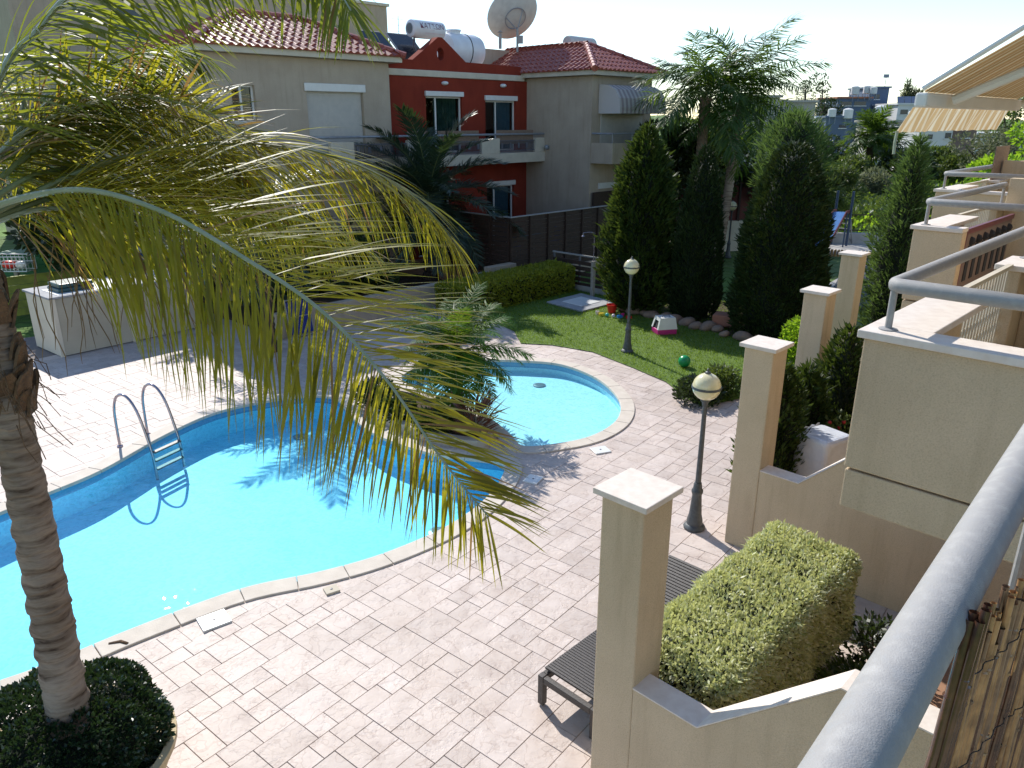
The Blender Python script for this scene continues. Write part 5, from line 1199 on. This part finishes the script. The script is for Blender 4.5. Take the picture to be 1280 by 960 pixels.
b=MB(); b.obox(c0+d*.68+o_*.57+UP*(Hc+.165),d*.36,o_*.30,UP*.045); tag(b.build('folded_cover','teal_vinyl',None,bevel=.03,seg=3),'upper dark teal folded vinyl pad on the cabinet top','folded cover')
fc=W(3.0,22.5); rt=thing('painted_fence',fc,'low olive green painted board fence behind the cream cabinet','fence')
b=MB()
for k in range(5): b.obox(fc+E1*3.2+UP*(.1+k*.2),E1*3.2,N1v*.015,UP*.095)
b.build('boards','fence_green',rt,bevel=.004)
b=MB()
for k in range(6): b.obox(fc+E1*k*1.27-N1v*.045+UP*.52,E1*.05,N1v*.03,UP*.52)
b.build('post','fence_green',rt,bevel=.004)
b=MB(); b.obox(fc+E1*3.2+UP*1.015,E1*3.22,N1v*.05,UP*.012); b.build('top_rail','fence_green',rt)
rt=thing('green_bin',at(45,330,20.6),'green plastic bin behind the olive fence at the left edge','bin'); p=at(45,330,20.6); c=V((p.x,p.y,0))
b=MB(); b.prism([c+V((x*.75,y*.4,0)) for x,y in((-1,-1),(1,-1),(1,1),(-1,1))],UP*1.36); b.build('body','bin_green',rt,bevel=.04)
b=MB(); b.obox(c+UP*1.40,V((.80,0,0)),V((0,.45,0)),UP*.035); b.build('lid','bin_green',rt,bevel=.03)
b=MB(); b.obox(c+UP*1.1+V((0,-.42,0)),V((.5,0,0)),V((0,.02,0)),UP*.03); b.build('handle','bin_green',rt)
rt=thing('wire_basket',at(18,330,19.6),'wire basket of red and white things in front of the green bin','basket'); p=at(18,328,19.7); b=MB()
for z in (-.2,.0,.18):
    b.tube([p+V((x,y,z)) for x,y in((-.42,-.22),(.42,-.22),(.42,.22),(-.42,.22),(-.42,-.22))],.014,5)
for x in np.linspace(-.42,.42,9): b.tube([p+V((x,-.22,.18)),p+V((x,-.22,-.2)),p+V((x,.22,-.2)),p+V((x,.22,.18))],.008,4)
b.build('wire','plastic_white',rt)
b=MB(); b.obox(V((p.x,p.y,(p.z-.2)/2)),V((.05,0,0)),V((0,.05,0)),UP*((p.z-.22)/2)); b.build('post','wood_grey',rt)
b=MB(); b.ball(p+V((-.15,0,-.06)),.14,12,0,(1.3,1,.8)); tag(b.build('red_bundle','toy_red',None,smooth=True),'red bundle inside the wire basket at the left edge','bundle')
b=MB(); b.ball(p+V((.17,0,-.06)),.13,12,0,(1.2,1,.8)); tag(b.build('white_bundle','plastic_white',None,smooth=True),'white bundle inside the wire basket at the left edge','bundle')
rt=thing('storage_box',at(182,318,21.5),'blue lidded plastic box seen between the palm leaflets behind the cabinet','box'); p=at(182,330,22.0); c=V((p.x,p.y,0))
b=MB(); b.obox(c+UP*.6,V((.35,.1,0)),V((-.08,.28,0)),UP*.6); b.build('body','plastic_blue',rt,bevel=.04); b=MB(); b.obox(c+UP*1.23,V((.38,.11,0)),V((-.09,.31,0)),UP*.03); b.build('lid','plastic_white',rt,bevel=.01)
# folding chair leaning on the low wall
rt=thing('folding_chair',W(8.45,15.4),'folded chair with dark blue fabric leaning on the low planter wall','chair'); c=W(8.75,15.42); 
b=MB(); x=E1; y=(N1v*.18+UP*.85).normalized()
for k in (-.3,.3): b.tube([c+x*k,c+x*k+y*.92],.016,7)
for k in (.05,.5,.9): b.tube([c-x*.3+y*k,c+x*.3+y*k],.016,7)
b.build('frame','galv',rt)
b=MB(); b.prism([c-x*.28+y*.1-N1v*.01,c+x*.28+y*.1-N1v*.01,c+x*.28+y*.86-N1v*.01,c-x*.28+y*.86-N1v*.01],N1v*.02); b.build('fabric','cloth_blue',rt)

# ------------------------------------------------------------------ trees
def tree(name,loc,h,r,n,m,label,cat='tree',L=.22,Wd=.11,z0=.3,blobs=14,flat=.75,group=None,trunk='bark',seed=0):
    rs=np.random.default_rng(seed+int(abs(loc[0])*7)+int(loc[1])); root=thing(name,loc,label,cat,group); loc=np.array(loc,float)
    C=[];Rb=[]
    for k in range(blobs):
        a=rs.uniform(0,6.28); q=r*.72*math.sqrt(rs.uniform(0,1)); zz=rs.uniform(z0+.15,.92)
        C.append((loc[0]+q*math.cos(a)*(1-.45*max(0,zz-.55)),loc[1]+q*math.sin(a)*(1-.45*max(0,zz-.55)),loc[2]+zz*h)); Rb.append(r*rs.uniform(.26,.48))
    C=np.array(C);Rb=np.array(Rb); idx=rs.integers(0,blobs,n); D=unit(rs.normal(0,1,(n,3))); q=Rb[idx]*(1-rs.exponential(.16,n).clip(0,.8))
    P=C[idx]+D*q[:,None]*np.array((1,1,flat)); P[:,2]=np.maximum(P[:,2],loc[2]+.03)
    leaves('crown',P,D+np.array((0,0,.2)),L,Wd,m,root,.6)
    b=MB(); lv=V(loc); tr=.035*h**1.1
    b.tube([lv,lv+UP*h*.3+V((.03*h,0,0)),lv+UP*h*.6],[tr*1.2,tr*.9,tr*.5],8)
    for k in range(min(blobs,6)): b.tube([lv+UP*h*(.22+.05*k),(lv+UP*h*.3).lerp(V(C[k]),.55)+UP*.05*h,V(C[k])],[tr*.45,tr*.3,tr*.1],5)
    b.build('trunk',trunk,root,smooth=2); return root
tree('broadleaf_tree',(5.75,29.2,0),5.0,1.5,6000,'leaf_dark','dark glossy tree between the right wing of the house and the tall palms',L=.2,Wd=.11)
tree('broadleaf_tree',(6.9,29.5,0),4.6,2.0,6000,'leaf_mid','mid green tree behind the trunks of the tall palm pair',L=.22,Wd=.11)
tree('broadleaf_tree',(9.4,30.5,0),4.5,2.3,7000,'leaf_dark','wide dark tree to the right of the tall palm pair',L=.22,Wd=.1)
tree('broadleaf_tree',(9.6,27,0),2.7,1.1,3500,'leaf_thuja','green bush to the right of the tall grey palm trunk',L=.16,Wd=.07,z0=0)
tree('pepper_tree',(13.7,33.6,0),2.9,1.3,6000,'leaf_mid','drooping green pepper tree beside the playground slide',L=.28,Wd=.05,z0=.15)
tree('garden_tree',W(6.6,22.3),3.6,1.9,5000,'leaf_dark','dark leafy tree behind the olive fence at left',L=.22,Wd=.1)
tree('garden_tree',W(9.6,18.0),2.9,1.5,4500,'leaf_dark','dark bush on the bed behind the low wall, left of the date palm',L=.2,Wd=.09,z0=.1)
tree('garden_tree',W(3.4,27),5.2,2.4,5000,'leaf_mid','tall green tree at the left edge behind the palm crown',L=.25,Wd=.12)
tree('garden_tree',W(12.4,18.2),1.7,.9,2600,'leaf_mid','low green bush under the dark date palm by the wall',L=.2,Wd=.08,z0=0)
# ------------------------------------------------------------------ street, red fence, playground, meadow
b=MB(); b.add([V((9.2,21.5,.004)),V((9.6,18.5,.004)),V((26,36,.004)),V((40,60,.004)),V((37,62,.004)),V((23,40,.004)),V((13.2,29.2,.004))],[(0,1,2,3,4,5,6)]); tag(b.build('street','asphalt',None),kind='structure')
b=MB(); b.add([V((8.6,19.8,.001)),V((13,25.5,.001)),V((12.2,26.4,.001)),V((8.0,20.6,.001))],[(0,1,2,3)]); tag(b.build('pavement','concrete',None),kind='structure')
b=MB(); b.prism([V((9.9,28.9,-.02)),V((16.5,28.3,-.02)),V((17.5,32.6,-.02)),V((10.8,33.2,-.02))],UP*.035); tag(b.build('playground_floor','concrete',None),kind='structure')
rt=thing('red_fence',(7.9,29.2,0),'dark red panel fence on a pale base wall behind the conifers','fence')
b=MB(); b.obox((8.0,29.3,.58),V((1.9,.5,0)),V((-.03,.1,0)),UP*.58); b.build('base_wall','trim_beige',rt)
b=MB(); b.obox((8.0,29.3,1.85),V((1.9,.5,0)),V((-.012,.04,0)),UP*.68); b.build('panel','red_panel',rt)
for f in (-.95,-.3,.35,.95): b=MB(); b.obox((8.0+1.9*f,29.24+.5*f,1.86),V((.04,0,0)),V((0,.05,0)),UP*.72); b.build('post','fence_dark',rt)
sl=thing('playground_slide',(12.7,29.6,0),'small blue playground slide with red sides and dark blue ladder posts','slide')
lo=at(1026,311,29.2); lo.z=.22; hi=at(1049,270,30.4); hi.z=1.35; dn_=(hi-lo); sd_=V((dn_.y,-dn_.x,0)).normalized()
b=MB(); 
pl=[lo-V((dn_.x,dn_.y,0)).normalized()*.35+UP*.02,lo,hi,hi+V((dn_.x,dn_.y,0)).normalized()*.4]
vs=[p+sd_*k for p in pl for k in(-.24,.24)]; b.add(vs+[v-UP*.03 for v in vs],[(2*i,2*i+1,2*i+3,2*i+2) for i in range(3)]+[(8+2*i,10+2*i,11+2*i,9+2*i) for i in range(3)]); b.build('chute','slide_blue',sl)
for k in (-.26,.26):
    b=MB(); b.add([p+sd_*k+UP*z+sd_*w for p in pl for z in(-.04,.09) for w in(-.018,.018)],[(4*i+a,4*i+c,4*i+4+c,4*i+4+a) for i in range(3) for a,c in((0,1),(1,3),(3,2),(2,0))]); b.build('side_board','slide_red',sl)
b=MB(); top=pl[3]
for k in (-.3,.3): b.tube([V((top.x,top.y,0))+sd_*k,V((top.x,top.y,2.15))+sd_*k],.055,8)
b.tube([V((hi.x,hi.y,0))+sd_*.3,hi+sd_*.3],.03,6); b.tube([V((hi.x,hi.y,0))-sd_*.3,hi-sd_*.3],.03,6)
b.build('post','slide_post',sl)
b=MB(); bk=V((dn_.x,dn_.y,0)).normalized()
for k in range(5): f=k/5; p=V((top.x,top.y,0))+bk*(.7*(1-f))+UP*(.2+1.1*f); b.tube([p-sd_*.28,p+sd_*.28],.02,6)
for k in (-.28,.28): b.tube([V((top.x,top.y,0))+bk*.8+sd_*k,V((top.x,top.y,1.35))+sd_*k],.025,6)
b.build('ladder','galv',sl)
rt=thing('playground_railing',(13,32.6,0),'dark metal railing along the back of the playground','railing')
b=MB()
for z in (.35,1.0): b.tube([V((10.8,33.0,z)),V((17.5,32.4,z))],.025,6)
for f in np.linspace(0,1,46): p=V((10.8,33,0)).lerp(V((17.5,32.4,0)),f); b.tube([p+UP*.1,p+UP*1.0],.010,5)
b.build('bars','fence_dark',rt)
b=MB(); b.obox((14.2,31.2,.22),V((3.0,-.27,0)),V((.01,.12,0)),UP*.22); tag(b.build('low_wall','concrete',None,bevel=.02),'low pale concrete bench wall behind the slide','wall')
rt=thing('timber_edging',(12.4,27.6,0),'low row of tan timber stakes in front of the slide','edging'); b=MB()
for k in range(30): b.lathe([(.05,0),(.05,.25),(.03,.27)],V((11.7+k*.11,28.2-k*.035,0)),8)
b.build('stakes','reed_tan',rt)
# meadow weeds
def weeds(n,x0,x1,y0,y1,h,m,name,L,Wd):
    c=rng.uniform(0,1,(n//14,2)); idx=rng.integers(0,len(c),n); sp=rng.normal(0,.5,(n,2))
    x=x0+(x1-x0)*c[idx,0]+sp[:,0]; y=y0+(y1-y0)*c[idx,1]+sp[:,1]; keep=(x>.36*y)&~((x>8)&(x<18.2)&(y<33.4)); x=x[keep];y=y[keep]
    P=np.stack([x,y,rng.uniform(0,h,len(x))],1); tag(leaves(name,P,np.tile((0,0,1.),(len(x),1)),L,Wd,m,None,.9),kind='stuff')
weeds(26000,10,46,34,80,.55,'leaf_bright','meadow_weeds',.30,.16)
weeds(9000,12,34,35,52,.8,'leaf_mid','meadow_weeds',.34,.2)
for i,(u,v,Y,h,r,m,lab) in enumerate(((1085,215,47,1.7,1.7,'leaf_olive','grey-green shrub mound in the middle of the meadow'),(1072,190,62,1.8,1.6,'leaf_mid','brownish green bush left of the meadow palm'),(1150,195,58,3.0,2.0,'leaf_dark','dark round bush in front of the white house'),(1180,190,66,2.6,1.6,'leaf_mid','green bush under the white house wall'),(1235,190,52,4.2,2.6,'leaf_olive','grey-green olive bush right of the white house'),(1268,190,40,4.6,2.2,'leaf_bright','yellow green tree at the right edge above the far balcony'),(1262,160,70,7.5,3.0,'leaf_mid','tall green tree at the right edge behind the awning'),(1205,190,58,2.2,2.0,'leaf_mid','low green shrub along the far white wall'),(1262,205,34,3.3,1.8,'leaf_bright','bright green shrub just beyond the far balcony'),(1012,178,68,4.0,2.4,'leaf_dark','dark clipped round tree left of the far blue grey house'),(1038,176,70,4.0,2.2,'leaf_dark','second dark clipped round tree in front of the far blue grey house'),(980,175,60,4.5,3.2,'leaf_mid','wide green tree before the far beige flats'),(1125,190,63,2.4,1.8,'leaf_dark','dark green bush right of the meadow palm'),(1028,128,120,11.5,3.2,'leaf_dark','dark tree rising beside the far blue grey house'),(1010,120,170,13,3.0,'leaf_dark','dark distant tree on the skyline left of the blue grey house'))):
    p=at(u,min(v,205),Y); tree('bush' if h<4.1 else 'background_tree',(p.x,p.y,0),h,r,2600 if Y>55 else 4000,m,lab,'bush' if h<4.1 else 'tree',L=.32 if Y>55 else .24,Wd=.17 if Y>55 else .12,z0=.05,seed=i)
p=at(1085,205,66); palm('fan_palm',(p.x,p.y,0),3.6,.3,'fan shaped palm with a dark crown in front of the far blue grey house','leaf_queen','trunk_dark',34,2.4,(-.6,1.4),lp(.9),.12,26,(.7,1.3),.1,seed=31,r0=.04)
p=at(1105,205,69); palm('fan_palm',(p.x,p.y,0),2.4,.3,'shorter palm with a dark crown right of the fan shaped palm','leaf_queen','trunk_dark',30,2.0,(-.6,1.4),lp(.9),.12,24,(.7,1.3),.1,seed=32,r0=.04)
for i,(u,v) in enumerate(((1136,100),(1143,108),(1151,112))):
    p=at(u,v,230); cone('poplar',(p.x,p.y,0),p.z,[(0,.5),(.3,1.3),(.7,1.0),(1,.05)],1100,1.1,.28,'leaf_olive',('tallest bare grey poplar on the skyline','middle bare grey poplar on the skyline','shortest bare grey poplar on the skyline nearest the awning')[i],'tree',rough=.2,depth=.3,base=2)
# far houses
def far_house(u0,u1,vt,Y,dep,wall,label,wins=(),roof=None,par=.4,extra=None):
    a=at(u0,vt,Y); c=at(u1,vt,Y); z=a.z; root=thing('distant_house',((a.x+c.x)/2,Y+dep/2,0),label,'house')
    b=MB(); b.obox(((a.x+c.x)/2,Y+dep/2,z/2),V(((c.x-a.x)/2,0,0)),V((0,dep/2,0)),UP*z/2); b.build('wall',wall,root)
    b=MB(); b.obox(((a.x+c.x)/2,Y+dep/2,z+.12),V(((c.x-a.x)/2+.25,0,0)),V((0,dep/2+.25,0)),UP*.12); b.build('roof',roof or wall,root)
    for (wu0,wu1,wv0,wv1) in wins:
        p=at(wu0,wv0,Y); q=at(wu1,wv1,Y); b=MB(); b.obox(((p.x+q.x)/2,Y-.02,(p.z+q.z)/2),V(((q.x-p.x)/2,0,0)),V((0,.03,0)),UP*abs(p.z-q.z)/2); w_=b.build('window','far_win',root)
        b=MB(); b.obox(((p.x+q.x)/2,Y-.06,min(p.z,q.z)-.06),V(((q.x-p.x)/2+.1,0,0)),V((0,.08,0)),UP*.06); b.build('sill','far_white',w_)
    return root
def far_tank(u,v,Y,r,label,legs=1.,group=None):
    r*=.55; p=at(u,v,Y); rt=thing('roof_tank',p,label,'water tank',group); b=MB(); b.lathe([(.05,-r*1.1),(r,-r*.95),(r,r*.8),(r*.6,r),(.05,r*1.1)],p,16); b.build('tank','far_white',rt,smooth=2)
    b=MB()
    for x,y in((-1,-1),(1,-1),(1,1),(-1,1)): b.tube([p+V((x*r*.7,y*r*.7,-r*.9-legs)),p+V((x*r*.7,y*r*.7,-r*.9))],.05,5)
    b.build('stand','far_grey',rt)
far_house(1048,1089,123,122,8,'far_blue','far blue grey house with a red tiled roof band',((1052,1064,127,132),(1068,1082,127,132),(1052,1058,138,143)),'far_roof')
far_house(1089,1112,110,126,8,'far_blue','far dark blue tower beside the red roofed house',((1094,1099,118,124),(1094,1099,132,138)))
far_house(1033,1066,147,112,8,'far_blue','low blue grey block in front of the far red roofed house',((1049,1057,156,160),))
far_house(1021,1034,148,114,7,'far_white','small white annex left of the low blue grey block',((1025,1029,154,158),))
far_house(1123,1163,131,118,9,'far_white','far white house with solar panels on its roof',((1126,1134,137,143),(1140,1146,140,146)))
far_house(1107,1166,153,96,8,'far_beige','long low beige building behind the meadow bushes',((1112,1117,162,168),(1128,1134,160,166)))
far_house(1152,1192,160,82,7,'far_white','white house with a dark window below the awning',((1182,1188,166,173),(1160,1165,168,174)))
far_house(1192,1222,160,83,8,'far_brown','brown house beside the white house below the awning',((1203,1211,165,172),))
far_house(925,975,122,80,9,'far_beige','beige flats half hidden behind the tall palms',((930,938,135,146),(945,953,135,146),(930,938,155,166),(945,953,155,166)))
far_house(975,1020,128,88,9,'far_beige','pale beige flats behind the feathery tree top',((985,992,140,150),(1000,1008,140,150),(985,992,158,166)))
far_house(1222,1290,168,110,8,'far_white','far white house behind the bushes at the right edge',((1240,1246,175,181),))
for i,(u,v,Y,r,lab) in enumerate(((1069,113,122,1.1,'far white roof tank on the left of the red tiled roof'),(1084,112,122,1.0,'far white roof tank right of the middle of the red tiled roof'),(1092,113,121,.9,'far white roof tank beside the dark blue tower'),(1040,141,112,1.0,'far white roof tank on the low blue grey block'),(1060,142,112,1.2,'wider far white roof tank on the low blue grey block'),(1101,140,96,1.3,'white roof tank behind the meadow palm crown'),(1143,146,96,1.3,'white roof tank on the long low beige building'))): far_tank(u,v,Y,r,lab)
rt=thing('solar_array',at(1140,128,118),'row of tilted solar panels on the far white house','solar panel'); b=MB()
for u in (1126,1135,1144,1153): p=at(u,129,119); b.prism([p+V((-.5,0,0)),p+V((.5,0,0)),p+V((.9,1.2,.9)),p+V((-.1,1.2,.9))],UP*.08)
b.build('panels','far_blue',rt)
b=MB(); p=at(1106,108,126); b.tube([p,p+UP*1.6],.05,5); b.obox(p+UP*1.5,V((.4,0,0)),V((0,.1,0)),UP*.25); tag(b.build('roof_aerial','far_grey',None),'aerial on top of the dark blue tower','aerial')
p=at(1180,193,74); b=MB(); b.obox((p.x,p.y,.7),V((9,.8,0)),V((0,.15,0)),UP*.7); tag(b.build('field_wall','far_white',None),'long white wall below the far white house','wall')
p=at(1030,200,72); b=MB(); b.obox((p.x,p.y,.6),V((4.5,.6,0)),V((0,.15,0)),UP*.6); tag(b.build('field_wall','concrete',None),'pale concrete wall at the left end of the meadow','wall')
# distant tree belt and low hills on the horizon
hb=MB(); n=60; vs=[]
for i in range(n+1):
    x=-700+1400*i/n; vs+=[V((x,640+40*math.sin(i*.7),-2)),V((x,700,6+3*math.sin(i*1.1)+2*math.sin(i*2.7))),V((x,820,-2))]
hb.add(vs,[(3*i,3*i+3,3*i+4,3*i+1) for i in range(n)]+[(3*i+1,3*i+4,3*i+5,3*i+2) for i in range(n)]); tag(hb.build('hills','field',None,smooth=True),kind='structure')
